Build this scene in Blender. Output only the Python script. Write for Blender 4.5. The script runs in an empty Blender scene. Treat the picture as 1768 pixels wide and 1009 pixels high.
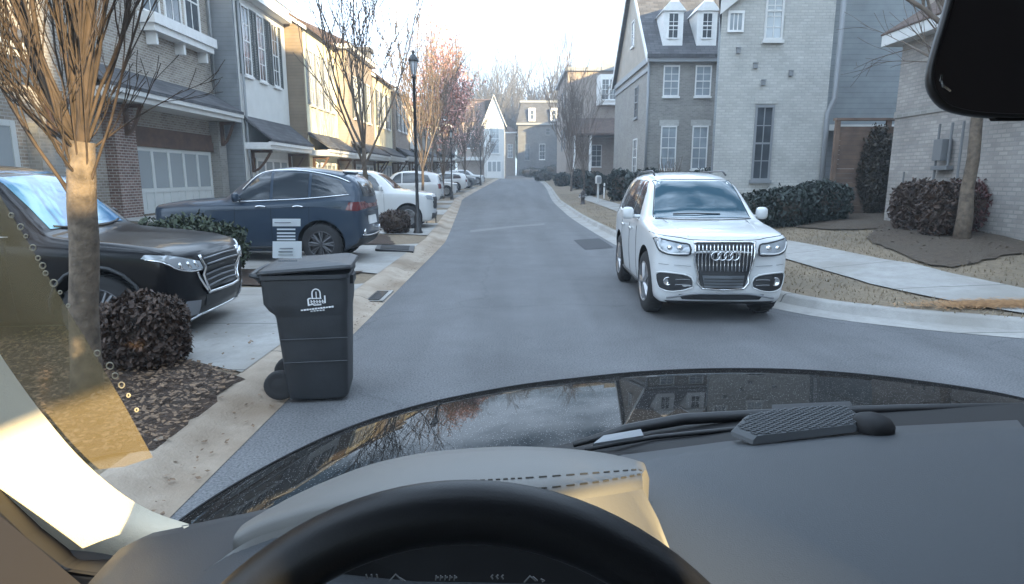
import bpy, bmesh, math, random
from mathutils import Vector, Matrix, geometry
from mathutils.bvhtree import BVHTree
R = math.radians
SC = bpy.context.scene
COL = SC.collection

# ------------------------------------------------------------------ camera, sky, sun, exposure
EYE = Vector((0.0, 0.0, 1.6)); PITCH = R(10.61); FPX = 1065.0
cam_d = bpy.data.cameras.new('camera'); cam = bpy.data.objects.new('camera', cam_d); COL.objects.link(cam)
cam.location = EYE; cam.rotation_euler = (R(90) - PITCH, 0, 0)
cam_d.sensor_width = 36; cam_d.lens = 36 * FPX / 1768; cam_d.clip_start = 0.02; cam_d.clip_end = 2000
SC.camera = cam

SUN_EL = R(11.5); SUN_DIR = Vector((0.6 * math.cos(SUN_EL), -0.8 * math.cos(SUN_EL), math.sin(SUN_EL)))
world = bpy.data.worlds.new('World'); SC.world = world; world.use_nodes = True
wn = world.node_tree.nodes; wl = world.node_tree.links; wn.clear()
w_out = wn.new('ShaderNodeOutputWorld'); w_bg = wn.new('ShaderNodeBackground'); w_bg.inputs['Strength'].default_value = 0.15
sky = wn.new('ShaderNodeTexSky'); sky.sky_type = 'NISHITA'; sky.sun_disc = False
sky.sun_elevation = SUN_EL; sky.sun_rotation = math.atan2(SUN_DIR.x, SUN_DIR.y); sky.air_density = 1.0; sky.dust_density = 1.2; sky.ozone_density = 1.2
w_tc = wn.new('ShaderNodeTexCoord'); w_map = wn.new('ShaderNodeMapping'); w_map.inputs['Scale'].default_value = (1.2, 1.2, 3.2)
w_noise = wn.new('ShaderNodeTexNoise'); w_noise.inputs['Scale'].default_value = 1.7; w_noise.inputs['Detail'].default_value = 6; w_noise.inputs['Roughness'].default_value = .55
w_ramp = wn.new('ShaderNodeValToRGB'); w_ramp.color_ramp.elements[0].position = .42; w_ramp.color_ramp.elements[1].position = .56
w_mix = wn.new('ShaderNodeMixRGB'); w_mix.inputs[2].default_value = (4.9, 6.3, 8.1, 1)
wl.new(w_tc.outputs['Generated'], w_map.inputs['Vector']); wl.new(w_map.outputs[0], w_noise.inputs['Vector'])
wl.new(w_noise.outputs['Fac'], w_ramp.inputs[0]); wl.new(w_ramp.outputs[0], w_mix.inputs[0])
w_dim = wn.new('ShaderNodeMixRGB'); w_dim.blend_type = 'MULTIPLY'; w_dim.inputs[0].default_value = 1; w_dim.inputs[2].default_value = (.20,.29,.35,1)   # clear sky between the bright clouds
wl.new(sky.outputs[0], w_dim.inputs[1]); wl.new(w_dim.outputs[0], w_mix.inputs[1]); wl.new(w_mix.outputs[0], w_bg.inputs[0]); wl.new(w_bg.outputs[0], w_out.inputs[0])

sun_d = bpy.data.lights.new('sun', 'SUN'); sun = bpy.data.objects.new('sun', sun_d); COL.objects.link(sun)
sun_d.energy = 5.0; sun_d.angle = R(0.5); sun_d.color = (1.0, 0.78, 0.43)
sun.rotation_euler = SUN_DIR.to_track_quat('Z', 'Y').to_euler(); sun.location = (20, -20, 30)

SC.view_settings.view_transform = 'Standard'; SC.view_settings.look = 'None'; SC.view_settings.gamma = 1
SC.view_settings.exposure = 2.0
SC.render.engine = 'CYCLES'
SC.cycles.max_bounces = 6; SC.cycles.diffuse_bounces = 3; SC.cycles.glossy_bounces = 3; SC.cycles.transparent_max_bounces = 8
try: SC.cycles.use_denoising = True
except Exception: pass

# ------------------------------------------------------------------ helpers
def ray(px, py):
    u, v, f = px - 884, 504.5 - py, FPX
    return Vector((u, f * math.cos(PITCH) + v * math.sin(PITCH), v * math.cos(PITCH) - f * math.sin(PITCH)))
def G(px, py, z=0.0):
    d = ray(px, py); t = (z - EYE.z) / d.z
    return EYE + d * t
def D(px, py, Y):
    d = ray(px, py); return EYE + d * (Y / d.y)
def onland(px, py, fn):
    z = 0.0
    for _ in range(25):
        p = G(px, py, z); z = .6 * z + .4 * fn(p.x, p.y)
    return p

def lerp(a, b, t): return a + (b - a) * t
def tab(xs, ys, x):
    if x <= xs[0]: return ys[0]
    for i in range(1, len(xs)):
        if x <= xs[i]: return lerp(ys[i-1], ys[i], (x - xs[i-1]) / (xs[i] - xs[i-1]))
    return ys[-1]
def pchip(xs, ys):
    n = len(xs); h = [xs[i+1]-xs[i] for i in range(n-1)]; d = [(ys[i+1]-ys[i])/h[i] for i in range(n-1)]
    m = [0.0]*n; m[0] = d[0]; m[-1] = d[-1]
    for i in range(1, n-1):
        if d[i-1]*d[i] > 0:
            w1, w2 = 2*h[i]+h[i-1], h[i]+2*h[i-1]; m[i] = (w1+w2)/(w1/d[i-1]+w2/d[i])
    def f(x):
        if x <= xs[0]: return ys[0]
        if x >= xs[-1]: return ys[-1]
        i = 0
        while x > xs[i+1]: i += 1
        t = (x-xs[i])/h[i]
        return (2*t**3-3*t*t+1)*ys[i]+(t**3-2*t*t+t)*h[i]*m[i]+(-2*t**3+3*t*t)*ys[i+1]+(t**3-t*t)*h[i]*m[i+1]
    return f

WM = {}
class MB:
    def __init__(s): s.v = []; s.f = []; s.m = []
    def add(s, vs, fs, m=0):
        b = len(s.v); s.v += [tuple(p) for p in vs]
        for f in fs: s.f.append(tuple(b + i for i in f)); s.m.append(m)
    def box(s, x0, x1, y0, y1, z0, z1, m=0):
        s.add([(x0,y0,z0),(x1,y0,z0),(x1,y1,z0),(x0,y1,z0),(x0,y0,z1),(x1,y0,z1),(x1,y1,z1),(x0,y1,z1)],
              [(0,3,2,1),(4,5,6,7),(0,1,5,4),(1,2,6,5),(2,3,7,6),(3,0,4,7)], m)
    def fbox(s, F, u0, u1, z0, z1, n0, n1, m=0):
        o, U, N = F; Z = Vector((0,0,1)); P = lambda u,z,n: o + U*u + Z*z + N*n
        vs = [P(u0,z0,n0),P(u1,z0,n0),P(u1,z0,n1),P(u0,z0,n1),P(u0,z1,n0),P(u1,z1,n0),P(u1,z1,n1),P(u0,z1,n1)]
        s.add(vs, [(0,3,2,1),(4,5,6,7),(0,1,5,4),(1,2,6,5),(2,3,7,6),(3,0,4,7)], m)
    def prism(s, poly, vec, m=0):
        n = len(poly); vec = Vector(vec); a = [Vector(p) for p in poly]; b = [p + vec for p in a]
        s.add(a + b, [tuple(range(n-1,-1,-1)), tuple(range(n,2*n))] + [(i,(i+1)%n,n+(i+1)%n,n+i) for i in range(n)], m)
    def tube(s, pts, rad, n=6, m=0, cap=True):
        pts = [Vector(p) for p in pts]; k = len(pts)
        if not isinstance(rad, (list, tuple)): rad = [rad]*k
        t = (pts[1]-pts[0]).normalized(); a = t.orthogonal().normalized(); vs = []; fs = []
        for i, p in enumerate(pts):
            t = (pts[min(i+1,k-1)] - pts[max(i-1,0)])
            t = t.normalized() if t.length > 1e-9 else Vector((0,0,1))
            a = (a - t*a.dot(t)); a = a.normalized() if a.length > 1e-6 else t.orthogonal().normalized()
            b = t.cross(a)
            for j in range(n):
                q = 2*math.pi*j/n; vs.append(p + (a*math.cos(q) + b*math.sin(q))*rad[i])
        for i in range(k-1):
            for j in range(n): fs.append((i*n+j, i*n+(j+1)%n, (i+1)*n+(j+1)%n, (i+1)*n+j))
        if cap: fs += [tuple(range(n-1,-1,-1)), tuple(range((k-1)*n, k*n))]
        s.add(vs, fs, m)
    def lathe(s, prof, c, ax='Z', n=24, m=0):
        # prof: list of (radius, along axis)
        vs = []; fs = []; c = Vector(c)
        for r, h in prof:
            for j in range(n):
                q = 2*math.pi*j/n; p = (r*math.cos(q), r*math.sin(q), h)
                if ax == 'X': p = (p[2], p[0], p[1])
                elif ax == 'Y': p = (p[1], p[2], p[0])
                vs.append(c + Vector(p))
        for i in range(len(prof)-1):
            for j in range(n): fs.append((i*n+j, i*n+(j+1)%n, (i+1)*n+(j+1)%n, (i+1)*n+j))
        s.add(vs, fs, m)
    def grid(s, fn, nu, nv, m=0, close_u=False):
        vs = [fn(i/nu, j/nv) for i in range(nu+1) for j in range(nv+1)]
        s.add(vs, [(i*(nv+1)+j, (i+1)*(nv+1)+j, (i+1)*(nv+1)+j+1, i*(nv+1)+j+1) for i in range(nu) for j in range(nv)], m)
    def build(s, name, mats, parent=None, smooth=False, local=False, bevel=0, shade_angle=None):
        me = bpy.data.meshes.new(name); me.from_pydata(s.v, [], s.f)
        if not isinstance(mats, (list, tuple)): mats = [mats]
        for mt in mats: me.materials.append(mt)
        if len(mats) > 1: me.polygons.foreach_set('material_index', s.m)
        if smooth: me.polygons.foreach_set('use_smooth', [True]*len(s.f))
        me.update()
        if shade_angle is not None:
            try: me.set_sharp_from_angle(angle=R(shade_angle))
            except Exception: pass
        return link(name, me, parent, local, bevel)
def link(name, me, parent=None, local=False, bevel=0):
    o = bpy.data.objects.new(name, me); COL.objects.link(o)
    if parent:
        o.parent = parent
        if not local: o.matrix_parent_inverse = WM[parent.name].inverted()
    WM[o.name] = Matrix.Identity(4) if (not parent or not local) else WM[parent.name].copy()
    if bevel:
        b = o.modifiers.new('bevel', 'BEVEL'); b.width = bevel; b.segments = 2; b.limit_method = 'ANGLE'; b.angle_limit = R(40)
    return o
def tag(o, label=None, cat=None, group=None, kind=None):
    if label: o['label'] = label
    if cat: o['category'] = cat
    if group: o['group'] = group
    if kind: o['kind'] = kind
    return o
def thing(name, label, cat, loc=(0,0,0), rz=0, group=None):
    o = bpy.data.objects.new(name, None); COL.objects.link(o); o.location = loc; o.rotation_euler = (0,0,rz); o.empty_display_size = .2
    WM[o.name] = Matrix.Translation(loc) @ Matrix.Rotation(rz, 4, 'Z')
    return tag(o, label, cat, group)
def copy_tree(o, parent=None):
    c = o.copy(); COL.objects.link(c)
    if parent: c.parent = parent
    for ch in list(o.children): copy_tree(ch, c)
    return c
def inside(p, poly):
    x, y = p; r = False; n = len(poly)
    for i in range(n):
        x1, y1 = poly[i][:2]; x2, y2 = poly[(i+1)%n][:2]
        if (y1 > y) != (y2 > y) and x < (x2-x1)*(y-y1)/(y2-y1)+x1: r = not r
    return r
def tess(poly, step):
    """fill a 2D polygon with triangles about `step` wide -> verts2d, faces, boundary count"""
    pts = []; n = len(poly)
    for i in range(n):
        a = Vector(poly[i][:2]); b = Vector(poly[(i+1)%n][:2]); k = max(1, int((b-a).length/step))
        for j in range(k): pts.append(a.lerp(b, j/k))
    nb = len(pts); edges = [(i,(i+1)%nb) for i in range(nb)]
    xs = [p.x for p in pts]; ys = [p.y for p in pts]
    x = min(xs)+step*.5
    while x < max(xs):
        y = min(ys)+step*.5
        while y < max(ys):
            if inside((x,y), pts): pts.append(Vector((x,y)))
            y += step
        x += step
    v, e, f, *_ = geometry.delaunay_2d_cdt(pts, edges, [], 1, 1e-5)
    return v, f
def smooth_poly(pts, n=4, closed=True):
    out = []; k = len(pts); P = [Vector(p) for p in pts]
    for i in range(k if closed else k-1):
        p0,p1,p2,p3 = (P[(i-1)%k],P[i],P[(i+1)%k],P[(i+2)%k]) if closed else (P[max(i-1,0)],P[i],P[i+1],P[min(i+2,k-1)])
        for j in range(n):
            t = j/n; out.append(.5*((2*p1)+(p2-p0)*t+(2*p0-5*p1+4*p2-p3)*t*t+(3*p1-p0-3*p2+p3)*t**3))
    if not closed: out.append(P[-1])
    return out

# ------------------------------------------------------------------ materials
def nmat(name):
    m = bpy.data.materials.new(name); m.use_nodes = True
    return m, m.node_tree.nodes, m.node_tree.links, m.node_tree.nodes['Principled BSDF']
def rgba(c): return (*c, 1)
def plain(name, col, rough=.6, metal=0, coat=0, spec=.5, var=0.0, vscale=6, bump=0, bscale=60):
    m, N, L, b = nmat(name)
    b.inputs['Base Color'].default_value = rgba(col); b.inputs['Roughness'].default_value = rough; b.inputs['Metallic'].default_value = metal
    b.inputs['Coat Weight'].default_value = coat; b.inputs['Coat Roughness'].default_value = .03; b.inputs['Specular IOR Level'].default_value = spec
    if var or bump:
        tc = N.new('ShaderNodeTexCoord')
    if var:
        t = N.new('ShaderNodeTexNoise'); t.inputs['Scale'].default_value = vscale; t.inputs['Detail'].default_value = 6
        r = N.new('ShaderNodeMixRGB'); r.inputs[1].default_value = rgba([c*(1-var) for c in col]); r.inputs[2].default_value = rgba([min(1,c*(1+var)) for c in col])
        cr = N.new('ShaderNodeValToRGB'); cr.color_ramp.elements[0].position = .3; cr.color_ramp.elements[1].position = .7
        L.new(tc.outputs['Object'], t.inputs['Vector']); L.new(t.outputs['Fac'], cr.inputs[0]); L.new(cr.outputs[0], r.inputs[0]); L.new(r.outputs[0], b.inputs['Base Color'])
    if bump:
        t2 = N.new('ShaderNodeTexNoise'); t2.inputs['Scale'].default_value = bscale; t2.inputs['Detail'].default_value = 3
        bp = N.new('ShaderNodeBump'); bp.inputs['Strength'].default_value = bump; bp.inputs['Distance'].default_value = .01
        L.new(tc.outputs['Object'], t2.inputs['Vector']); L.new(t2.outputs['Fac'], bp.inputs['Height']); L.new(bp.outputs[0], b.inputs['Normal'])
    return m
def wall_uv(N, L):
    """coordinates that run along a vertical wall: (u along the wall, z, 0)"""
    g = N.new('ShaderNodeNewGeometry'); sp = N.new('ShaderNodeSeparateXYZ'); sn = N.new('ShaderNodeSeparateXYZ')
    L.new(g.outputs['Position'], sp.inputs[0]); L.new(g.outputs['True Normal'], sn.inputs[0])
    a = N.new('ShaderNodeMath'); a.operation = 'MULTIPLY'; L.new(sn.outputs[0], a.inputs[0]); L.new(sp.outputs[1], a.inputs[1])
    b = N.new('ShaderNodeMath'); b.operation = 'MULTIPLY'; L.new(sn.outputs[1], b.inputs[0]); L.new(sp.outputs[0], b.inputs[1])
    d = N.new('ShaderNodeMath'); d.operation = 'SUBTRACT'; L.new(a.outputs[0], d.inputs[0]); L.new(b.outputs[0], d.inputs[1])
    c = N.new('ShaderNodeCombineXYZ'); L.new(d.outputs[0], c.inputs[0]); L.new(sp.outputs[2], c.inputs[1])
    return c
def brick(name, c1, c2, mortar, bw=.2, bh=.075, ms=.012, rough=.85, patch=.25, bump=.5):
    m, N, L, b = nmat(name); uv = wall_uv(N, L)
    t = N.new('ShaderNodeTexBrick'); t.inputs['Scale'].default_value = 1; t.inputs['Brick Width'].default_value = bw; t.inputs['Row Height'].default_value = bh
    t.inputs['Mortar Size'].default_value = ms; t.inputs['Color1'].default_value = rgba(c1); t.inputs['Color2'].default_value = rgba(c2); t.inputs['Mortar'].default_value = rgba(mortar); t.inputs['Bias'].default_value = 0
    L.new(uv.outputs[0], t.inputs['Vector'])
    n = N.new('ShaderNodeTexNoise'); n.inputs['Scale'].default_value = 1.3; n.inputs['Detail'].default_value = 8; n.inputs['Roughness'].default_value = .7; L.new(uv.outputs[0], n.inputs['Vector'])
    cr = N.new('ShaderNodeValToRGB'); cr.color_ramp.elements[0].position = .3; cr.color_ramp.elements[1].position = .7
    cr.color_ramp.elements[0].color = (1-patch,)*3+(1,); cr.color_ramp.elements[1].color = (1+patch,)*3+(1,)
    mx = N.new('ShaderNodeMixRGB'); mx.blend_type = 'MULTIPLY'; mx.inputs[0].default_value = 1
    L.new(n.outputs['Fac'], cr.inputs[0]); L.new(t.outputs['Color'], mx.inputs[1]); L.new(cr.outputs[0], mx.inputs[2]); L.new(mx.outputs[0], b.inputs['Base Color'])
    bp = N.new('ShaderNodeBump'); bp.invert = True; bp.inputs['Strength'].default_value = bump; bp.inputs['Distance'].default_value = .02
    L.new(t.outputs['Fac'], bp.inputs['Height']); L.new(bp.outputs[0], b.inputs['Normal']); b.inputs['Roughness'].default_value = rough
    return m
def siding(name, col, pitch=.16, rough=.6):
    m, N, L, b = nmat(name); uv = wall_uv(N, L)
    s = N.new('ShaderNodeSeparateXYZ'); L.new(uv.outputs[0], s.inputs[0])
    d = N.new('ShaderNodeMath'); d.operation = 'DIVIDE'; d.inputs[1].default_value = pitch; L.new(s.outputs[1], d.inputs[0])
    f = N.new('ShaderNodeMath'); f.operation = 'FRACT'; L.new(d.outputs[0], f.inputs[0])
    cr = N.new('ShaderNodeValToRGB'); cr.color_ramp.elements[0].position = 0; cr.color_ramp.elements[0].color = rgba([c*.55 for c in col]); cr.color_ramp.elements[1].position = .12; cr.color_ramp.elements[1].color = rgba(col)
    L.new(f.outputs[0], cr.inputs[0])
    n = N.new('ShaderNodeTexNoise'); n.inputs['Scale'].default_value = 2; n.inputs['Detail'].default_value = 7; L.new(uv.outputs[0], n.inputs['Vector'])
    mx = N.new('ShaderNodeMixRGB'); mx.blend_type = 'OVERLAY'; mx.inputs[0].default_value = .35; L.new(cr.outputs[0], mx.inputs[1]); L.new(n.outputs['Fac'], mx.inputs[2])
    L.new(mx.outputs[0], b.inputs['Base Color']); b.inputs['Roughness'].default_value = rough
    bp = N.new('ShaderNodeBump'); bp.inputs['Strength'].default_value = .6; bp.inputs['Distance'].default_value = .02; L.new(f.outputs[0], bp.inputs['Height']); L.new(bp.outputs[0], b.inputs['Normal'])
    return m
def ground_mat(name, c1, c2, scale, c3=None, s3=.4, rough=.95, bump=.4, fine=40, joint=0):
    m, N, L, b = nmat(name); g = N.new('ShaderNodeNewGeometry')
    n1 = N.new('ShaderNodeTexNoise'); n1.inputs['Scale'].default_value = scale; n1.inputs['Detail'].default_value = 10; n1.inputs['Roughness'].default_value = .75
    L.new(g.outputs['Position'], n1.inputs['Vector'])
    cr = N.new('ShaderNodeValToRGB'); cr.color_ramp.elements[0].position = .35; cr.color_ramp.elements[1].position = .65
    cr.color_ramp.elements[0].color = rgba(c1); cr.color_ramp.elements[1].color = rgba(c2); L.new(n1.outputs['Fac'], cr.inputs[0]); out = cr.outputs[0]
    if c3:
        n2 = N.new('ShaderNodeTexNoise'); n2.inputs['Scale'].default_value = s3; n2.inputs['Detail'].default_value = 5; L.new(g.outputs['Position'], n2.inputs['Vector'])
        r2 = N.new('ShaderNodeValToRGB'); r2.color_ramp.elements[0].position = .45; r2.color_ramp.elements[1].position = .68
        mx = N.new('ShaderNodeMixRGB'); mx.inputs[2].default_value = rgba(c3); L.new(n2.outputs['Fac'], r2.inputs[0]); L.new(r2.outputs[0], mx.inputs[0]); L.new(out, mx.inputs[1]); out = mx.outputs[0]
    if joint:                                                       # tooled joints across the slabs
        sp = N.new('ShaderNodeSeparateXYZ'); L.new(g.outputs['Position'], sp.inputs[0])
        dv = N.new('ShaderNodeMath'); dv.operation = 'DIVIDE'; dv.inputs[1].default_value = joint; L.new(sp.outputs[1], dv.inputs[0])
        fr = N.new('ShaderNodeMath'); fr.operation = 'FRACT'; L.new(dv.outputs[0], fr.inputs[0])
        lt = N.new('ShaderNodeMath'); lt.operation = 'LESS_THAN'; lt.inputs[1].default_value = .018/joint; L.new(fr.outputs[0], lt.inputs[0])
        mj = N.new('ShaderNodeMixRGB'); mj.inputs[2].default_value = rgba([c*.35 for c in c1]); L.new(lt.outputs[0], mj.inputs[0]); L.new(out, mj.inputs[1]); out = mj.outputs[0]
    L.new(out, b.inputs['Base Color']); b.inputs['Roughness'].default_value = rough
    n3 = N.new('ShaderNodeTexNoise'); n3.inputs['Scale'].default_value = fine; n3.inputs['Detail'].default_value = 4; L.new(g.outputs['Position'], n3.inputs['Vector'])
    bp = N.new('ShaderNodeBump'); bp.inputs['Strength'].default_value = bump; bp.inputs['Distance'].default_value = .03; L.new(n3.outputs['Fac'], bp.inputs['Height']); L.new(bp.outputs[0], b.inputs['Normal'])
    return m
def asphalt():
    m, N, L, b = nmat('asphalt'); g = N.new('ShaderNodeNewGeometry')
    def noise(sc, det, lo, hi, a, c, rough=.6, vec=None):
        n = N.new('ShaderNodeTexNoise'); n.inputs['Scale'].default_value = sc; n.inputs['Detail'].default_value = det; n.inputs['Roughness'].default_value = rough; L.new(vec or g.outputs['Position'], n.inputs['Vector'])
        r = N.new('ShaderNodeValToRGB'); r.color_ramp.elements[0].position = lo; r.color_ramp.elements[1].position = hi; r.color_ramp.elements[0].color = (a,a,a,1); r.color_ramp.elements[1].color = (c,c,c,1); L.new(n.outputs['Fac'], r.inputs[0]); return r.outputs[0], n
    def mul(a, c):
        x = N.new('ShaderNodeMixRGB'); x.blend_type = 'MULTIPLY'; x.inputs[0].default_value = 1; L.new(a, x.inputs[1]); L.new(c, x.inputs[2]); return x.outputs[0]
    mp = N.new('ShaderNodeMapping'); mp.inputs['Scale'].default_value = (1.4, .10, 1); L.new(g.outputs['Position'], mp.inputs['Vector'])
    fine, nf = noise(70, 3, .3, .72, .52, 1.6); mid, _ = noise(1.1, 8, .3, .7, .84, 1.16, .7); track, _ = noise(1.0, 3, .35, .65, .86, 1.12, .5, mp.outputs[0]); spot, _ = noise(2.6, 5, .66, .76, 1.0, .80)
    v = N.new('ShaderNodeTexVoronoi'); v.feature = 'DISTANCE_TO_EDGE'; v.inputs['Scale'].default_value = .22; wv = N.new('ShaderNodeTexNoise'); wv.inputs['Scale'].default_value = 1.2; wv.inputs['Detail'].default_value = 6
    ad = N.new('ShaderNodeMixRGB'); ad.blend_type = 'ADD'; ad.inputs[0].default_value = .9; L.new(g.outputs['Position'], wv.inputs['Vector']); L.new(g.outputs['Position'], ad.inputs[1]); L.new(wv.outputs['Color'], ad.inputs[2]); L.new(ad.outputs[0], v.inputs['Vector'])
    cr = N.new('ShaderNodeValToRGB'); cr.color_ramp.elements[0].position = .0; cr.color_ramp.elements[0].color = (.80,.80,.80,1); cr.color_ramp.elements[1].position = .006; cr.color_ramp.elements[1].color = (1,1,1,1); L.new(v.outputs['Distance'], cr.inputs[0])
    base = N.new('ShaderNodeRGB'); base.outputs[0].default_value = (.112,.114,.118,1)
    o = base.outputs[0]
    for q in (fine, mid, track, spot, cr.outputs[0]): o = mul(o, q)
    L.new(o, b.inputs['Base Color']); b.inputs['Roughness'].default_value = .85
    bp = N.new('ShaderNodeBump'); bp.inputs['Strength'].default_value = .5; bp.inputs['Distance'].default_value = .02; L.new(nf.outputs['Fac'], bp.inputs['Height']); L.new(bp.outputs[0], b.inputs['Normal']); return m
def leaf_mat(name, c1, c2, scale=38, rough=.7):
    m, N, L, b = nmat(name); g = N.new('ShaderNodeNewGeometry'); w = N.new('ShaderNodeTexWhiteNoise'); 
    n = N.new('ShaderNodeTexNoise'); n.inputs['Scale'].default_value = scale; n.inputs['Detail'].default_value = 4; L.new(g.outputs['Position'], n.inputs['Vector'])
    cr = N.new('ShaderNodeValToRGB'); cr.color_ramp.elements[0].position = .3; cr.color_ramp.elements[1].position = .7; cr.color_ramp.elements[0].color = rgba(c1); cr.color_ramp.elements[1].color = rgba(c2)
    L.new(n.outputs['Fac'], cr.inputs[0]); L.new(cr.outputs[0], b.inputs['Base Color']); b.inputs['Roughness'].default_value = rough
    return m
def car_paint(name, col, flake=0.0, rough=.35, spec=.5, coat=1):
    m, N, L, b = nmat(name); b.inputs['Base Color'].default_value = rgba(col); b.inputs['Roughness'].default_value = rough
    b.inputs['Coat Weight'].default_value = coat; b.inputs['Coat Roughness'].default_value = .04; b.inputs['Specular IOR Level'].default_value = spec
    if flake:
        tc = N.new('ShaderNodeTexCoord'); v = N.new('ShaderNodeTexVoronoi'); v.inputs['Scale'].default_value = 190; L.new(tc.outputs['Object'], v.inputs['Vector'])
        cr = N.new('ShaderNodeValToRGB'); cr.color_ramp.elements[0].position = .0; cr.color_ramp.elements[0].color = rgba([min(1,c*2+flake) for c in col]); cr.color_ramp.elements[1].position = .20; cr.color_ramp.elements[1].color = rgba(col)
        L.new(v.outputs['Distance'], cr.inputs[0]); L.new(cr.outputs[0], b.inputs['Base Color']); b.inputs['Metallic'].default_value = .3
        nz = N.new('ShaderNodeTexNoise'); nz.inputs['Scale'].default_value = 260; nz.inputs['Detail'].default_value = 2; bp = N.new('ShaderNodeBump'); bp.inputs['Strength'].default_value = .035; bp.inputs['Distance'].default_value = .002
        pass
    return m
def glass_dark(name, col=(.02,.025,.03), rough=.04):
    return plain(name, col, rough, 0, 0, .9)

M = {}
M['asphalt'] = asphalt()
M['concrete'] = ground_mat('concrete', (.27,.26,.245), (.36,.35,.33), 5, (.24,.225,.20), .8, .9, .2, 60, 1.55)
M['warm_concrete'] = ground_mat('gutter concrete', (.30,.245,.19), (.40,.335,.265), 6, (.22,.165,.115), .9, .9, .25, 60, 2.6)
M['lawn'] = ground_mat('dormant lawn', (.145,.11,.075), (.25,.195,.13), 14, (.15,.12,.085), .9, .95, .5, 70)
M['bed'] = ground_mat('brown bed', (.05,.036,.025), (.13,.095,.065), 16, (.085,.065,.045), 1.2, .95, 1.0, 50)
M['mulch'] = ground_mat('mulch', (.028,.018,.012), (.095,.058,.038), 26, (.05,.033,.022), 2, .95, 1.0, 50)
M['earth'] = ground_mat('earth', (.09,.08,.055), (.16,.14,.10), 3)
M['straw'] = ground_mat('pine straw', (.22,.13,.06), (.36,.21,.10), 18, None, .5, .95, .8, 60)
M['brick_brown'] = brick('brown brick', (.22,.175,.14), (.36,.31,.26), (.42,.40,.36))
M['brick_red'] = brick('red brown brick', (.11,.055,.042), (.20,.115,.09), (.34,.31,.28))
M['brick_white'] = brick('white painted brick', (.41,.405,.38), (.49,.485,.455), (.39,.388,.37), bump=.45, patch=.16)
M['brick_grey'] = brick('grey brick', (.22,.21,.195), (.30,.285,.26), (.30,.29,.27), patch=.15)
M['brick_tan'] = brick('tan brick', (.24,.18,.145), (.32,.25,.20), (.34,.31,.28), patch=.15)
M['brick_dark'] = brick('dark grey brick', (.10,.10,.105), (.15,.15,.155), (.17,.17,.17))
M['stucco_cream'] = plain('cream painted wall', (.80,.73,.52), .8, var=.08, vscale=2, bump=.1)
M['stucco_white'] = plain('white painted wall', (.62,.62,.60), .8, var=.06, vscale=2)
M['siding_grey'] = siding('grey siding', (.20,.215,.23))
M['siding_blue'] = siding('blue grey siding', (.27,.30,.315))
M['siding_brown'] = siding('brown siding', (.23,.175,.12), .14)
M['siding_tan'] = siding('tan siding', (.36,.31,.25))
M['shingle'] = brick('shingle roof', (.06,.06,.066), (.10,.10,.107), (.04,.04,.042), .3, .13, .008, .9)
M['shingle_brown'] = brick('brown shingle roof', (.085,.055,.042), (.13,.085,.065), (.045,.035,.03), .3, .13, .008, .9)
M['white'] = plain('white trim', (.74,.74,.73), .5, var=.05)
M['offwhite'] = plain('off white trim', (.60,.60,.585), .55, var=.05)
M['grey_trim'] = plain('grey trim', (.23,.24,.25), .5)
M['shutter'] = plain('dark shutter', (.075,.085,.085), .5)
M['door_grey'] = plain('painted garage door', (.58,.60,.59), .5, var=.05, vscale=1)
M['garage_glass'] = plain('frosted garage pane', (.30,.33,.345), .25, spec=.6)
M['window_glass'] = plain('window glass', (.055,.065,.075), .06, spec=.8, var=.5, vscale=1.2)
M['window_pale'] = plain('window glass with blind', (.30,.34,.37), .12, spec=.8, var=.3, vscale=1.1)
M['wood'] = plain('brown timber', (.10,.055,.035), .7, var=.35, vscale=4)
M['fence_wood'] = plain('weathered fence timber', (.165,.11,.08), .8, var=.3, vscale=3)
M['bark'] = plain('grey bark', (.125,.095,.068), .9, var=.45, vscale=14, bump=.9, bscale=45)
M['bark_dark'] = plain('dark bark', (.12,.092,.07), .9, var=.3, vscale=10)
M['bark_limb'] = plain('brown limbs', (.052,.036,.026), .9, var=.4, vscale=12)
M['bark_tan'] = plain('tan twigs', (.16,.125,.10), .9, var=.3, vscale=10)
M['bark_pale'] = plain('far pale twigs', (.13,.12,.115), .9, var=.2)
M['leaf_brown'] = leaf_mat('bronze shrub leaf', (.028,.017,.012), (.095,.055,.036))
M['leaf_red'] = leaf_mat('reddish shrub leaf', (.055,.020,.018), (.13,.045,.038))
M['leaf_green'] = leaf_mat('evergreen leaf', (.022,.034,.018), (.06,.08,.04))
M['leaf_dusk'] = leaf_mat('brown green evergreen leaf', (.028,.022,.014), (.075,.060,.040))
M['leaf_dark'] = leaf_mat('dark evergreen leaf', (.014,.021,.017), (.036,.050,.040))
M['bud'] = leaf_mat('pink buds', (.80,.38,.33), (.88,.60,.54))
M['litter'] = leaf_mat('fallen leaves', (.055,.032,.018), (.24,.15,.085), 30)
M['blade'] = leaf_mat('dry grass blades', (.15,.115,.07), (.27,.21,.135), 5)
M['black_metal'] = plain('black painted metal', (.018,.018,.02), .4, 0, .3)
M['black_plastic'] = plain('black plastic', (.022,.023,.025), .55)
M['bin_plastic'] = plain('charcoal bin plastic', (.027,.030,.034), .5, var=.25, vscale=5, bump=.12, bscale=140)
M['rubber'] = plain('tyre rubber', (.02,.02,.021), .85)
M['alloy'] = plain('wheel alloy', (.42,.42,.43), .3, .8)
M['alloy_dark'] = plain('dark wheel alloy', (.10,.10,.105), .35, .6)
M['chrome'] = plain('chrome', (.78,.79,.80), .12, 1)
M['white_paint'] = car_paint('white car paint', (.60,.61,.61))
M['black_paint'] = car_paint('black car paint', (.006,.0055,.0065), 0, .3, .08, .38)
M['blue_paint'] = car_paint('dark blue car paint', (.028,.045,.070), 0, .3, .2, .6)
M['silver_paint'] = car_paint('silver car paint', (.50,.50,.50))
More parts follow.
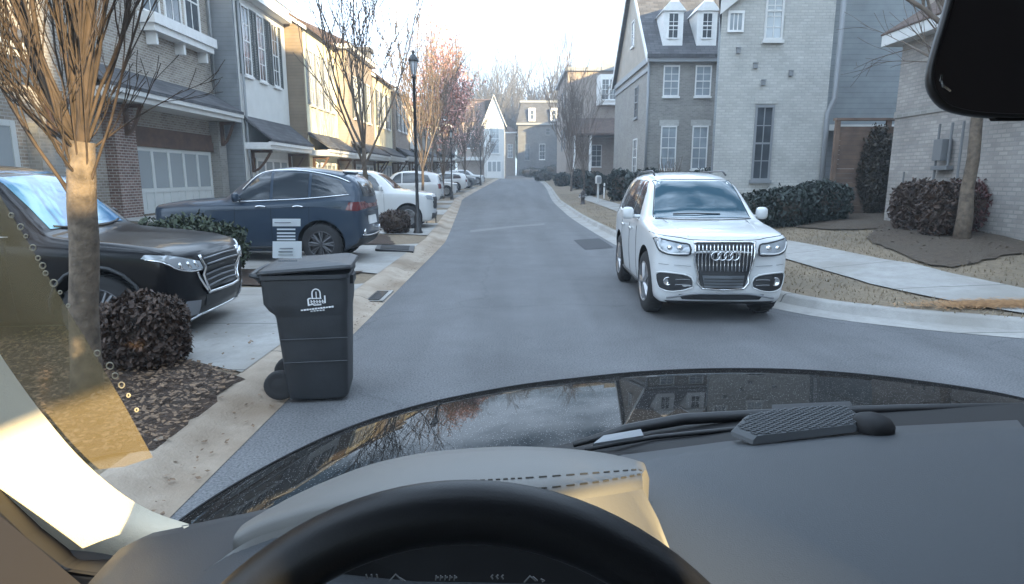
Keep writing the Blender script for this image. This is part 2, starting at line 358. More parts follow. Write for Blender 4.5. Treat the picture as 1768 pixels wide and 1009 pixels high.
M['grey_paint'] = car_paint('grey car paint', (.12,.125,.13))
M['car_glass'] = glass_dark('car glass')
M['well'] = plain('wheel well', (.008,.008,.008), .9)
M['lamp_clear'] = plain('headlamp lens', (.36,.39,.42), .10, .2, .6)
M['lamp_red'] = plain('tail lamp lens', (.13,.015,.02), .1, 0, 1)
M['lantern_glass'] = plain('lantern glass', (.55,.58,.62), .15)
M['print_white'] = plain('white print', (.72,.73,.74), .6)
M['hydrant'] = plain('painted cast iron', (.06,.05,.05), .5)
# ------------------------------------------------------------------ the ground
def rise(y): return tab([0, 40, 110, 400], [0, 0, 1.75, 1.9], y)
LEFT = ([-30, 15, 18, 30, 42, 50, 65, 95, 120], [-1.62, -1.66, -1.83, -2.6, -3.4, -3.2, -2.7, -1.7, -.8])
CURB = [(6.5,130),(4.2,105),(3.8,85),(3.75,70),(3.6,60),(3.05,43),(2.75,30),(2.65,24),(2.75,16),(3.0,11),(3.4,7.9),(3.75,7.25),(4.3,6.8),(5.15,6.35),(7,5.75),(12,4.9),(40,2.0)]
cy = [p[1] for p in reversed(CURB)]; cx = [p[0] for p in reversed(CURB)]
curb_x = pchip(cy, cx)
CP = [Vector((curb_x(y), y)) for y in [2+.25*i for i in range(40)] + [12+2*i for i in range(60)]]
def curb_dist(x, y):
    best = 1e9; p = Vector((x, y))
    for i in range(len(CP)-1):
        a, b = CP[i], CP[i+1]; d = b - a; t = max(0, min(1, (p-a).dot(d)/d.length_squared)); best = min(best, (p-a-d*t).length)
    return best
def right_z(x, y):
    d = curb_dist(x, y); return .12 + tab([0, 1.2, 2.2, 5.0, 9, 60], [0, .05, .15, .46, .60, 1.2], d) + rise(y)
def left_edge(y): return tab(*LEFT, y)
def left_z(x, y):
    d = left_edge(y) - x
    return tab([0, .18, .42, 2.0, 4.5, 7.5, 9.2, 60], [0, .02, .085, .09, .15, .38, .48, 1.0], d) + rise(y)

g = MB(); g.box(-900, 900, -300, 1500, -.5, -.30); tag(g.build('ground', M['earth']), kind='structure')
ys = [-12+.5*i for i in range(50)] + [13+2*i for i in range(56)]
def strip(fx0, fx1, nx, fz, off, ylist):
    mb = MB(); rows = []
    for y in ylist:
        a, b = fx0(y), fx1(y); rows.append([(lerp(a,b,i/nx), y, fz(lerp(a,b,i/nx), y)+off) for i in range(nx+1)])
    for r in rows: mb.v += r
    n = nx+1
    for j in range(len(rows)-1):
        for i in range(nx): mb.f.append((j*n+i, j*n+i+1, (j+1)*n+i+1, (j+1)*n+i)); mb.m.append(0)
    return mb
# road: main carriageway + the side street to the right
road = strip(left_edge, lambda y: min(curb_x(y)+.05, 60) if y > 2 else 60, 16, lambda x,y: rise(y), 0, ys)
tag(road.build('road', M['asphalt']), kind='structure')
# left: kerb and gutter, then the land
lk = MB(); rows = []
DL = [-.02, .015, .03, .16, .22, .30, .40, .46]; DZ = [.004, .012, .014, .022, .05, .085, .10, .10]
ky = [-3+.4*i for i in range(40)] + [13.2+2*i for i in range(52)]
for y in ky: lk.v += [(left_edge(y)-d, y, z+rise(y)) for d, z in zip(DL, DZ)]
n = len(DL)
for j in range(len(ky)-1):
    for i in range(n-1): lk.f.append((j*n+i, (j+1)*n+i, (j+1)*n+i+1, j*n+i+1)); lk.m.append(0)
tag(lk.build('left_kerb', M['warm_concrete'], smooth=True), kind='structure')
ll = MB(); rows = []; DD = [.455, .7, 1.1, 1.6, 2.2, 3, 4, 5, 6, 7.5, 9.2, 14, 25, 60]
ly = ys
for y in ly: ll.v += [(left_edge(y)-d, y, left_z(left_edge(y)-d, y)) for d in DD]
n = len(DD)
for j in range(len(ly)-1):
    for i in range(n-1): ll.f.append((j*n+i, (j+1)*n+i, (j+1)*n+i+1, j*n+i+1)); ll.m.append(0)
tag(ll.build('left_verge', M['lawn']), kind='structure')
# right: kerb, then the land
rk = MB(); KS = [2+.15*i for i in range(70)] + [12.5+1.5*i for i in range(75)]
def curb_n(y):
    a = Vector((curb_x(y-.1), y-.1)); b = Vector((curb_x(y+.1), y+.1)); d = (b-a).normalized(); return Vector((d.y, -d.x))
prof = [(-.34,.004),(-.02,.016),(.0,.02),(.03,.10),(.06,.125),(.16,.128),(.18,.10)]
for y in KS:
    c = Vector((curb_x(y), y)); nn = curb_n(y)
    for d, z in prof: q = c + nn*d; rk.v.append((q.x, q.y, z + rise(q.y)))
n = len(prof)
for j in range(len(KS)-1):
    for i in range(n-1): rk.f.append((j*n+i, j*n+i+1, (j+1)*n+i+1, (j+1)*n+i)); rk.m.append(0)
tag(rk.build('right_kerb', M['concrete'], smooth=True), kind='structure')
RD = [.14, .4, .8, 1.2, 1.7, 2.2, 3, 4, 5, 6.5, 9, 13, 20, 60]
RY = [2.2+.25*i for i in range(60)] + [17.5+2*i for i in range(57)]
rl = MB()
for y in RY:
    for d in RD: x = curb_x(y)+d*(1 if y > 7 else lerp(2.2,1,max(0,(y-3)/4))); rl.v.append((x, y, right_z(x, y)))
n = len(RD)
for j in range(len(RY)-1):
    for i in range(n-1): rl.f.append((j*n+i, j*n+i+1, (j+1)*n+i+1, (j+1)*n+i)); rl.m.append(0)
tag(rl.build('right_verge', M['lawn']), kind='structure')
def ragged(poly, amp=.05, seg=.14):
    rq = random.Random(len(poly)*7); out = []; n = len(poly)
    for i in range(n):
        a = Vector(poly[i][:2]); b = Vector(poly[(i+1)%n][:2]); k = max(1, int((b-a).length/seg))
        for j in range(k): q = a.lerp(b, j/k); out.append((q.x+rq.uniform(-amp,amp), q.y+rq.uniform(-amp,amp)))
    return out
def sheet(name, poly, fz, off, mat, step=.3, kind='structure'):
    if 'mulch' in name or 'straw' in name: poly = ragged(poly)
    v, f = tess(poly, step); mb = MB(); mb.add([(p.x, p.y, fz(p.x, p.y)+off) for p in v], f)
    # turn up
    o = mb.build(name, mat)
    bm = bmesh.new(); bm.from_mesh(o.data); bmesh.ops.recalc_face_normals(bm, faces=bm.faces)
    if bm.faces and sum(fc.normal.z for fc in bm.faces) < 0: bmesh.ops.reverse_faces(bm, faces=bm.faces)
    bm.to_mesh(o.data); bm.free()
    return tag(o, kind=kind)
def px_poly(pts, fz): return [tuple(onland(x, y, fz)[:2]) for x, y in pts]
# sidewalk on the right, mulch beds
sw = [(curb_x(y) + tab([0,6.6,8,10,60],[1.0,1.0,1.15,1.7,1.7],y), y) for y in [6.4,6.8,7.4,8,9,10,12,15,20,28,40,55]]
sw2 = [(curb_x(y)+tab([0,8,10,60],[1.95,2.05,2.75,2.6],y), y) for y in [55,40,28,20,15,12,10,9,8,7.2,6.6]] + [(7.2,6.5),(8.2,6.35),(8.2,5.95),(6.2,6.25)]
sw = px_poly([(1768,590-46),(1680,530),(1590,512),(1500,492),(1420,468),(1350,447)], right_z) + [(4.0,13.5),(4.1,20),(4.3,30),(4.4,42)] + [(5.3,42),(5.1,30),(4.9,20),(4.85,14.5)] + px_poly([(1345,414),(1420,428),(1520,449),(1640,474),(1768,501)], right_z) + [(7.0,5.9)]
sheet('right_sidewalk', sw, right_z, .022, M['concrete'], .3)
bed1 = [tuple(q) for q in smooth_poly(px_poly([(1375,393),(1400,383),(1440,372),(1500,360),(1560,365),(1545,390),(1510,397),(1440,398)], right_z), 4)]
sheet('mulch_bed_path', bed1, right_z, .03, M['bed'], .25)
bed2 = [tuple(q) for q in smooth_poly(px_poly([(1500,412),(1540,385),(1620,360),(1768,356),(1900,360),(1980,420),(1900,450),(1768,440),(1700,452),(1640,464),(1590,455),(1545,437)], right_z), 4)]
sheet('mulch_bed_corner', bed2, right_z, .028, M['bed'], .25)
hedge_bed = [(5.6,13.6),(6.9,13.4),(8.3,14.8),(8.3,17.8),(5.2,17.8)]
# driveways on the left
def drive(y0, y1, x1=-10.6):
    pts = [(left_edge(y0-.0)-.45, y0-.35),(left_edge(y1)-.45, y1+.35),(left_edge(y1)-1.1, y1),(x1, y1),(x1, y0),(left_edge(y0)-1.1, y0)]
    sheet('driveway', pts, left_z, .02, M['concrete'], .4)
for a, b in [(4.95, 8.3),(9.9,13.6),(16.3,19.9),(25,28.2),(30.4,33.4),(36,39),(43,46),(50,53),(57,60),(65,68)]: drive(a, b)
# mulch beds between the driveways
beds = [px_poly([(0,820),(270,790),(420,655),(330,632),(300,600),(120,560),(-300,480),(-500,620),(-300,830)], left_z)]
sheet('mulch_bed_tree', beds[0], left_z, .026, M['mulch'], .25)
sheet('mulch_bed_drive', [(-2.6,8.45),(-2.35,9.75),(-10,9.75),(-10,8.45)], left_z, .026, M['mulch'], .3)
sheet('mulch_bed_lamp', [(-2.6,13.8),(-3.2,15.9),(-10,15.9),(-10,13.8)], left_z, .026, M['mulch'], .3)
# manhole-like repair patch in the asphalt and storm drain at the kerb
sheet('asphalt_patch', [tuple(G(x,y)[:2]) for x,y in [(990,415),(1035,412),(1060,428),(1010,432)]], lambda x,y: 0, .006, plain('dark asphalt patch',(.045,.046,.05),.9), .4)
sheet('road_seam', [tuple(G(x,y)[:2]) for x,y in [(812,398),(890,390),(940,386),(940,389),(890,393),(812,402)]], lambda x,y: 0, .006, plain('pale seam',(.17,.17,.17),.9), .4)
# scattered leaves on the near bed and on the kerb; dry blades on the right verge
rnd = random.Random(5)
lt = MB()
def leafcard(mb, p, s, rnd, flat=.35):
    a = rnd.uniform(0, 6.283); u = Vector((math.cos(a), math.sin(a), rnd.uniform(-flat,flat)))*s; w = Vector((-math.sin(a), math.cos(a), rnd.uniform(-flat,flat)))*s*.55
    p = Vector(p); mb.add([p-u, p-w, p+u, p+w], [(0,1,2,3)])
k = 0
while k < 500:                                                      # grit and leaves along the gutter
    y = rnd.uniform(2.5, 16); x = left_edge(y) - abs(rnd.gauss(.10, .12)); leafcard(lt, (x, y, .03+max(0, -(x-left_edge(y)))*.1), rnd.uniform(.008,.022), rnd, .3); k += 1
k = 0
while k < 5200:
    x, y = rnd.uniform(-4.6,-1.9), rnd.uniform(2.6,6.2)
    if inside((x,y), beds[0]) or rnd.random() < .02: leafcard(lt, (x, y, left_z(x,y)+.045+rnd.random()*.02), rnd.uniform(.012,.03), rnd); k += 1
tag(lt.build('fallen_leaves', M['litter']), 'brown fallen leaves over the mulch bed and along the left gutter', 'leaf litter', kind='stuff')
gr = MB(); k = 0
while k < 16000:
    y = rnd.uniform(6.0, 20) if rnd.random() < .75 else rnd.uniform(20, 46); d = rnd.uniform(.2, 5.2); x = curb_x(y)+d
    if inside((x,y), sw) or inside((x,y), bed1) or inside((x,y), bed2): k += 1; continue
    z = right_z(x,y); a = rnd.uniform(0,6.28); h = rnd.uniform(.02,.055); dx, dy = math.cos(a)*.008, math.sin(a)*.008
    gr.add([(x-dx,y-dy,z),(x+dx,y+dy,z),(x+rnd.uniform(-.03,.03),y+rnd.uniform(-.03,.03),z+h)], [(0,1,2)]); k += 1
tag(gr.build('dry_grass', M['blade']), 'short straw coloured winter grass on the right verge', 'grass', kind='stuff')

st_ = MB(); k = 0                                                   # orange strands standing in for a dashboard reflection where the walk meets the kerb
sc_c = onland(1735, 529, right_z)
while k < 2600:
    x, y = rnd.gauss(sc_c.x, .42), rnd.gauss(sc_c.y, .085)
    z = right_z(x, y)+.03+rnd.random()*.015; a = rnd.uniform(0,6.28); l = rnd.uniform(.03,.07); u = Vector((math.cos(a),math.sin(a),rnd.uniform(-.1,.1)))*l; w = Vector((-math.sin(a),math.cos(a),0))*.004; p = Vector((x,y,z)); st_.add([p-u-w,p-u+w,p+u+w,p+u-w],[(0,1,2,3)]); k += 1
tag(st_.build('orange_reflection', leaf_mat('pine straw', (.30,.15,.06), (.50,.29,.13), 20)), 'orange drift of pine straw between the right sidewalk and the kerb', 'pine straw', kind='stuff')  # not straw: orange strands standing in for a dashboard reflection
ml = MB(); k = 0
bx = [p[0] for p in bed2]; by = [p[1] for p in bed2]
while k < 4200:
    x, y = rnd.uniform(min(bx), max(bx)), rnd.uniform(min(by), max(by))
    if inside((x,y), bed2) or rnd.random() < .03: leafcard(ml, (x, y, right_z(x,y)+.04+rnd.random()*.02), rnd.uniform(.015,.04), rnd)
    k += 1
tag(ml.build('bark_mulch', leaf_mat('bark mulch chips', (.05,.033,.022), (.15,.105,.07), 25)), 'brown bark chips and leaves in the right corner bed', 'mulch', kind='stuff')
# ------------------------------------------------------------------ houses
YV = Vector((0,1,0)); XV = Vector((1,0,0))
def FL(x): return (Vector((x,0,0)), YV, XV)                 # a wall facing the road from the left; u = world y
def FR(x): return (Vector((x,0,0)), YV, -XV)                # a wall facing the road from the right
def FS(y): return (Vector((0,y,0)), XV, -YV)                # a wall facing the camera; u = world x
def window(par, F, u0, u1, z0, z1, cols=2, rows=4, frame='white', glass='window_glass', fw=.055, sill=True, split=True, n=0):
    p = MB(); p.fbox(F, u0, u1, z0, z1, n-.03, n+.012); w = p.build('window', M[glass], par)
    f = MB(); a, b = n-.02, n+.05
    f.fbox(F, u0-fw, u0, z0, z1, a, b); f.fbox(F, u1, u1+fw, z0, z1, a, b); f.fbox(F, u0-fw, u1+fw, z1, z1+fw*1.3, a, b+.004); f.fbox(F, u0-fw, u1+fw, z0-fw, z0, a, b+.004)
    mid = (z0+z1)/2
    if split: f.fbox(F, u0, u1, mid-.025, mid+.025, a, n+.036)
    t = .013
    zs = [lerp(z0, z1, i/rows) for i in range(1, rows)]
    for z in zs:
        if not split or abs(z-mid) > .05: f.fbox(F, u0, u1, z-t, z+t, a, n+.022)
    for i in range(1, cols): u = lerp(u0, u1, i/cols); f.fbox(F, u-t, u+t, z0, z1, a, n+.026)
    f.build('frame', M[frame], w)
    if sill:
        s = MB(); s.fbox(F, u0-fw-.04, u1+fw+.04, z0-fw-.09, z0-fw, n-.02, n+.10); s.build('sill', M[frame], w)
    return w
def shutter(par, F, u0, u1, z0, z1, mat='shutter'):
    s = MB(); s.fbox(F, u0, u0+.05, z0, z1, -.01, .05); s.fbox(F, u1-.05, u1, z0, z1, -.01, .05)
    for z in (z0, (z0+z1)/2-.03, z1-.06): s.fbox(F, u0+.05, u1-.05, z, z+.06, -.01, .045)
    k = int((z1-z0)/.09)
    for i in range(k): z = z0 + (z1-z0)*i/k; s.fbox(F, u0+.05, u1-.05, z, z+.05, -.01, .03)
    return s.build('shutter', M[mat], par)
def garage(par, F, u0, u1, z0, z1, frame='door_grey', cols=4, arch=False):
    d = MB(); d.fbox(F, u0, u1, z0, z1, -.05, .016)
    k = cols
    zt = lerp(z0, z1, .36)
    for i in range(k+1):
        u = lerp(u0+.07, u1-.07, i/k); d.fbox(F, u-.07, u+.07, z0, z1, -.02, .045)
    for z in (z0, zt-.08, z1-.10): d.fbox(F, u0, u1, z, z+.12, -.02, .04)
    for i in range(k): u = lerp(u0+.07, u1-.07, (i+.5)/k); d.fbox(F, u-.02, u+.02, z0, zt, -.02, .03)
    o = d.build('garage_door', M[frame], par)
    for i in range(k):
        a, b = lerp(u0+.07, u1-.07, i/k)+.08, lerp(u0+.07, u1-.07, (i+1)/k)-.08
        p = MB(); p.fbox(F, a, b, zt+.05, z1-.11, -.02, .028); p.build('pane', M['garage_glass'], o)
def pent(par, y0, y1, xw, xe, zf, zt, ov=.0, roof='shingle', fascia='offwhite'):
    """lean-to roof over a garage, falling from the wall (xw, zt) to its eave (xe, zf + .36)"""
    r = MB(); r.prism([(xw, y0, zt), (xe+.10, y0, zf+.36), (xe+.10, y0, zf+.27), (xw, y0, zt-.12)], (0, y1-y0, 0)); o = r.build('pent_roof', M[roof], par)
    f = MB(); f.box(xe-.06, xe, y0+.03, y1-.03, zf, zf+.27); f.box(xw, xe-.06, y0+.03, y0+.10, zf, zf+.24); f.box(xw, xe-.06, y1-.10, y1-.03, zf, zf+.24); f.box(xw, xe-.06, y0+.1, y1-.1, zf+.02, zf+.06)
    f.box(xe, xe+.085, y0, y1, zf+.15, zf+.268); f.build('fascia', M[fascia], o)
def bracket(par, y, xw, xe, z, mat='wood'):
    b = MB(); w = .055
    b.box(xw, xw+.1, y-w, y+w, z-.85, z); b.box(xw+.1, xe-.1, y-w, y+w, z-.1, z)
    pts = [(lerp(xw+.06, xe-.16, t), y, z-.80+.72*(t**1.6)) for t in [i/6 for i in range(7)]]
    b.tube(pts, .055, 4); b.build('bracket', M[mat], par)
def gutterpipe(par, pts, r=.045, mat='grey_trim'):
    m = MB(); m.tube(pts, r, 8); return m.build('downspout', M[mat], par, smooth=True)
def gable_x(par, x0, x1, y0, y1, ze, zr, roof='shingle', trim='white', ov=.25):
    """roof with its ridge along y: eaves at x0 and x1"""
    xm = (x0+x1)/2; s = (zr-ze)/((x1-x0)/2); r = MB(); th = .14
    r.prism([(x0-ov, y0-ov, ze-ov*s), (xm, y0-ov, zr), (x1+ov, y0-ov, ze-ov*s), (x1+ov, y0-ov, ze-ov*s+th), (xm, y0-ov, zr+th*1.2), (x0-ov, y0-ov, ze-ov*s+th)], (0, y1-y0+2*ov, 0))
    o = r.build('roof', M[roof], par)
    t = MB()
    for yy in (y0-ov-.03, y1+ov+.0):
        for xa, xb in ((x0-ov, xm), (x1+ov, xm)):
            za, zb = ze-ov*s, zr
            t.prism([(xa, yy, za-.12), (xb, yy, zb-.12), (xb, yy, zb+.03), (xa, yy, za+.03)], (0, .03, 0))
    t.build('rake_trim', M[trim], o)
    return o
def hip(par, x0, x1, y0, y1, ze, zr, roof='shingle', trim='white', ov=.3, inset=2.5):
    r = MB(); a = [(x0-ov,y0-ov,ze),(x1+ov,y0-ov,ze),(x1+ov,y1+ov,ze),(x0-ov,y1+ov,ze)]; xm = (x0+x1)/2; b = [(xm,y0+inset,zr),(xm,y1-inset,zr)]
    lo = [(p[0],p[1],p[2]-.03) for p in a]
    r.add(a+b+lo, [(0,1,4),(1,2,5,4),(2,3,5),(3,0,4,5),(6,9,8,7),(0,6,7,1),(1,7,8,2),(2,8,9,3),(3,9,6,0)])
    o = r.build('roof', M[roof], par)
    t = MB(); t.box(x0-ov+.02, x1+ov-.02, y0-ov+.02, y1+ov-.02, ze-.26, ze-.034); t.build('eave', M[trim], o)
    return o
def body(par, x0, x1, y0, y1, z0, z1, mat, name='wall'):
    b = MB(); b.box(x0, x1, y0, y1, z0, z1); return b.build(name, M[mat], par)

GRP_L = 'townhouses along the left side of the street'
# --- house 0: far left, behind the near tree
h = thing('brick_townhouse', 'brown brick townhouse at the left edge, mostly behind the bare near tree', 'house', (-11, 11, .5), 0, GRP_L)
body(h, -19, -10.65, 5.5, 15.55, -.2, 9.5, 'brick_brown'); F = FL(-10.65)
for a, b in ((9.4, 10.0), (13.9, 14.55)): pier = MB(); pier.fbox(F, a, b, 0, 2.75, .0, .30); pier.build('brick_pier', M['brick_grey'], h)
garage(h, F, 10.3, 13.6, .45, 2.75, cols=4)
pent(h, 6.5, 13.2, -10.65, -9.65, 3.9, 5.0); bracket(h, 9.7, -10.33, -9.70, 3.85); bracket(h, 14.2, -10.33, -9.70, 3.3)
hip(h, -19, -10.65, 5.5, 15.55, 9.5, 12)
window(h, F, 8.2, 9.2, 6.0, 8.0); window(h, F, 11.4, 12.4, 6.0, 8.0)
# --- house 1: brown brick with window box
h = thing('brick_townhouse', 'brown brick townhouse with a white ledge under its upper windows and a pale garage door', 'house', (-10.95, 19, .5), 0, GRP_L)
body(h, -20, -10.95, 15.6, 23.55, -.2, 9.6, 'brick_brown'); F = FL(-10.95)
pier = MB(); pier.fbox(F, 17.0, 17.95, 0, 3.55, .0, .32); pier.build('brick_pier', M['brick_red'], h)
pier = MB(); pier.fbox(F, 23.0, 23.55, 0, 3.55, .0, .32); pier.build('brick_pier', M['brick_grey'], h)
lin = MB(); lin.fbox(F, 17.95, 23.0, 2.47, 2.78, .0, .10); lin.fbox(F, 17.95, 23.0, 2.78, 3.05, .0, .06); lin.build('door_head', M['wood'], h)
garage(h, F, 18.15, 22.85, .5, 2.45, cols=5)
pent(h, 15.75, 23.5, -10.95, -9.95, 3.55, 4.55); bracket(h, 17.5, -10.63, -10.00, 3.55); bracket(h, 23.2, -10.63, -10.00, 3.55)
led = MB(); led.fbox(F, 19.3, 23.0, 5.85, 6.05, 0, .42); led.fbox(F, 19.2, 23.1, 6.05, 6.35, 0, .5)
for u in (19.6, 21.2, 22.7): led.fbox(F, u-.06, u+.06, 5.5, 5.85, 0, .3)
led.build('window_ledge', M['white'], h)
for a in (19.45, 20.75, 22.0): window(h, F, a, a+.9, 6.5, 8.4, 2, 2, sill=False, glass='window_glass')
gutterpipe(h, [(-10.73, 23.3, 9.3), (-10.73, 23.3, 4.6)], .04, 'grey_trim')
hip(h, -20, -10.95, 15.6, 23.55, 9.6, 12)
# --- house 2: white painted, dark shutters
h = thing('painted_townhouse', 'white painted townhouse with dark louvred shutters and a grey end wall', 'house', (-10.02, 26, .5), 0, GRP_L)
body(h, -19, -10.02, 23.72, 28.75, -.2, 8.7, 'stucco_white'); F = FL(-10.02)
body(h, -10.92, -10.04, 23.6, 23.72, -.2, 8.7, 'siding_grey', 'end_wall')
for a, b in ((24.25, 24.85), (25.65, 26.25), (27.15, 27.75)):
    window(h, F, a, b, 5.4, 7.8, 2, 4); shutter(h, F, a-.40, a-.08, 5.35, 7.85); shutter(h, F, b+.08, b+.40, 5.35, 7.85)
pent(h, 23.75, 28.7, -10.02, -9.07, 2.62, 3.85, fascia='white'); bracket(h, 24.3, -10.02, -9.12, 2.6); bracket(h, 28.3, -10.02, -9.12, 2.6)
garage(h, F, 24.6, 28.1, .5, 2.3, 'white', 4)
gutterpipe(h, [(-9.92, 23.85, 8.6), (-9.92, 23.85, 2.9), (-9.87, 23.85, .5)], .05)
hip(h, -19, -10.02, 23.72, 28.75, 8.75, 11.2); eav = MB(); eav.box(-10.02, -9.62, 23.5, 28.6, 8.15, 8.45); eav.build('cornice', M['white'], h)
# --- house 3: cream, sunlit
h = thing('cream_townhouse', 'cream townhouse with brown sided end wall, sunlit beside the white painted one', 'house', (-9.27, 31, .5), 0, GRP_L)
body(h, -18, -9.27, 28.95, 33.95, -.2, 8.2, 'stucco_cream'); F = FL(-9.27)
body(h, -10.22, -9.29, 28.80, 28.95, -.2, 8.2, 'siding_brown', 'end_wall')
for a in (29.5, 30.6, 31.7, 32.75): window(h, F, a, a+.6, 4.9, 7.2, 2, 4, glass='window_pale', frame='offwhite')
for a in (29.36, 30.47, 31.57, 32.62): shutter(h, F, a-.26, a+.04, 4.85, 7.25, 'grey_trim')
pent(h, 28.9, 33.9, -9.27, -8.37, 2.55, 3.6, fascia='white'); bracket(h, 29.4, -9.27, -8.42, 2.5); bracket(h, 33.5, -9.27, -8.42, 2.5)
garage(h, F, 29.8, 33.1, .5, 2.25, 'white', 4)
gable_x(h, -18, -9.27, 28.95, 33.95, 8.2, 11.0, 'shingle_brown')
# --- house 4.. onwards along the row
def row_house(xf, y0, y1, ze, wall, endw, label, kind='painted_townhouse', roof='hip', rs='shingle_brown', frame='white', chimney=False, zr=None):
    dz = rise((y0+y1)/2)
    h = thing(kind, label, 'house', (xf, (y0+y1)/2, .4+dz), 0, GRP_L); F = FL(xf)
    body(h, xf-8.5, xf, y0+.15, y1-.05, -.2, ze+dz, wall); body(h, xf-8.5, xf-.02, y0, y0+.15, -.2, ze+dz, endw, 'end_wall')
    k = 3; wdt = (y1-y0-1.2)/k
    for i in range(k):
        a = y0+.6+wdt*i+wdt*.25; window(h, F, a, a+wdt*.5, 4.8+dz, 6.9+dz, 2, 4, frame=frame, glass='window_pale' if i % 2 else 'window_glass'); shutter(h, F, a-.36, a-.07, 4.75+dz, 6.95+dz); shutter(h, F, a+wdt*.5+.07, a+wdt*.5+.36, 4.75+dz, 6.95+dz)
    pent(h, y0+.1, y1-.1, xf, xf+.9, 2.55+dz, 3.5+dz, fascia='white'); bracket(h, y0+.5, xf, xf+.85, 2.5+dz); bracket(h, y1-.5, xf, xf+.85, 2.5+dz)
    garage(h, F, y0+.8, y1-.8, .45+dz, 2.25+dz, 'white', 4)
    if roof == 'hip': hip(h, xf-8.5, xf, y0, y1, ze+dz, (zr or ze+2.3)+dz, rs)
    elif roof == 'gable': gable_x(h, xf-8.5, xf, y0, y1, ze+dz, (zr or ze+2.5)+dz, rs)
    else:
        c = MB(); c.box(xf-8.7, xf+.3, y0-.1, y1+.1, ze+dz, ze+dz+.35); c.build('cornice', M['offwhite'], h)
    if chimney:
        c = MB(); c.box(xf-2.4, xf-1.2, y1-1.2, y1-.3, ze+dz, ze+dz+2.2); c.box(xf-2.55, xf-1.05, y1-1.35, y1-.15, ze+dz+2.2, ze+dz+2.45); c.build('chimney', M['brick_dark'], h)
    return h
row_house(-8.65, 34, 39.9, 8.4, 'brick_tan', 'siding_tan', 'tan brick townhouse just past the cream one, behind the tallest bare street tree', 'brick_townhouse', 'hip')
row_house(-8.65, 40, 45.9, 7.8, 'stucco_cream', 'siding_grey', 'cream sunlit townhouse with a dark chimney, behind the tall bare tree', 'cream_townhouse', 'gable', chimney=True)
row_house(-8.45, 46, 51.9, 7.6, 'brick_tan', 'brick_tan', 'tan brick townhouse with a brown hip roof, seen just left of the nearest lamp post', 'brick_townhouse', 'hip')
row_house(-8.35, 52, 57.9, 7.2, 'stucco_white', 'siding_tan', 'pale painted townhouse directly behind the nearest lamp post', 'painted_townhouse', 'gable')
row_house(-8.15, 58, 64.9, 7.0, 'brick_brown', 'brick_brown', 'brown brick townhouse left of the pink budding tree', 'brick_townhouse', 'hip')
row_house(-7.85, 65, 72.9, 6.8, 'brick_tan', 'siding_tan', 'tan townhouse partly behind the pink budding tree', 'brick_townhouse', 'hip')
row_house(-7.35, 73, 81, 6.6, 'brick_red', 'brick_red', 'red brown townhouse behind the pink tree, nearest the white gable', 'brick_townhouse', 'hip')
# --- end of the left row: the house with the white gable
dz = rise(92)
h = thing('gabled_house', 'small house with a steep white gable ending the left row', 'house', (-4, 94, .4+dz), 0, GRP_L)
body(h, -8.0, -4.0, 92.2, 102, 0, 8.1+dz, 'brick_tan'); body(h, -4.0, -1.1, 90.5, 102, 0, 8.1+dz, 'stucco_white', 'gable_wall'); F = FS(90.5)
p = MB(); p.prism([(-4.0, 90.5, 8.1+dz), (-1.1, 90.5, 8.1+dz), (-2.55, 90.5, 11.6+dz)], (0, 10, 0)); p.build('gable', M['stucco_white'], h)
gable_x(h, -4.0, -1.1, 90.5, 101, 8.1+dz, 11.6+dz, 'shingle', ov=.35)
r = MB(); r.prism([(-8.4, 91.8, 8.1+dz), (-4.0, 91.8, 8.1+dz), (-4.0, 95, 11.2+dz), (-8.0, 95, 11.2+dz)], (0, .2, .25)); r.prism([(-8.4, 95, 11.4+dz), (-3.0, 95, 11.4+dz), (-3.0, 101, 8.2+dz), (-8.4, 101, 8.2+dz)], (0,.2,.2)); r.build('roof', M['shingle_brown'], h)
window(h, F, -3.1, -1.9, 3.6+dz, 7.6+dz, 3, 6, glass='window_pale'); garage(h, FS(90.5), -3.6, -1.5, .1+dz, 2.5+dz, 'white', 3)
window(h, FS(92.2), -6.6, -5.4, 4.4+dz, 7.2+dz, 2, 4); c = MB(); c.fbox(FS(92.2), -7.4, -4.3, 2.6+dz, 3.1+dz, 0, .9); c.build('porch_roof', M['offwhite'], h)
h = thing('brick_house', 'brown brick house in the gap between the white gable and the dark mansard house', 'house', (-1, 114, 1.7), 0)
body(h, -4.5, .6, 113, 122, 0, 9.4, 'brick_tan'); hip(h, -4.5, .6, 113, 122, 9.4, 11.5, 'shingle_brown'); window(h, FS(113), -.7, .1, 5.0, 7.2, 2, 4)
# --- across the end of the street: grey mansard house
dz = 1.7
h = thing('mansard_house', 'dark grey flat topped mansard house closing the far end of the street', 'house', (5, 108, dz), 0)
body(h, 1.0, 13, 108, 118, 0, 10.4, 'brick_dark'); F = FS(108)
r = MB(); r.prism([(.8, 107.8, 10.4), (13.2, 107.8, 10.4), (12.6, 108.8, 13.9), (1.5, 108.8, 13.9)], (0, 9.6, 0)); r.build('mansard_roof', M['shingle'], h)
c = MB(); c.box(.7, 13.3, 107.5, 118.2, 10.15, 10.5); c.box(1.3, 12.8, 108.6, 118, 13.9, 14.25); c.build('cornice', M['grey_trim'], h)
for a in (2.8, 6.5):
    d = MB(); d.fbox(FS(107.6), a, a+1.15, 10.75, 12.9, -1.0, .1); dd = d.build('dormer', M['white'], h); window(dd, FS(107.5), a+.28, a+.87, 11.1, 12.5, 1, 2, 'white', sill=False)
window(h, F, 4.7, 5.6, 4.5, 7.0, 2, 4); window(h, F, 2.2, 3.0, 4.4, 7.0, 2, 4, frame='grey_trim'); window(h, F, 7.6, 8.4, 4.4, 7.0, 2, 4, frame='grey_trim'); window(h, F, 5.8, 6.4, 8.6, 9.6, 1, 2, frame='grey_trim')
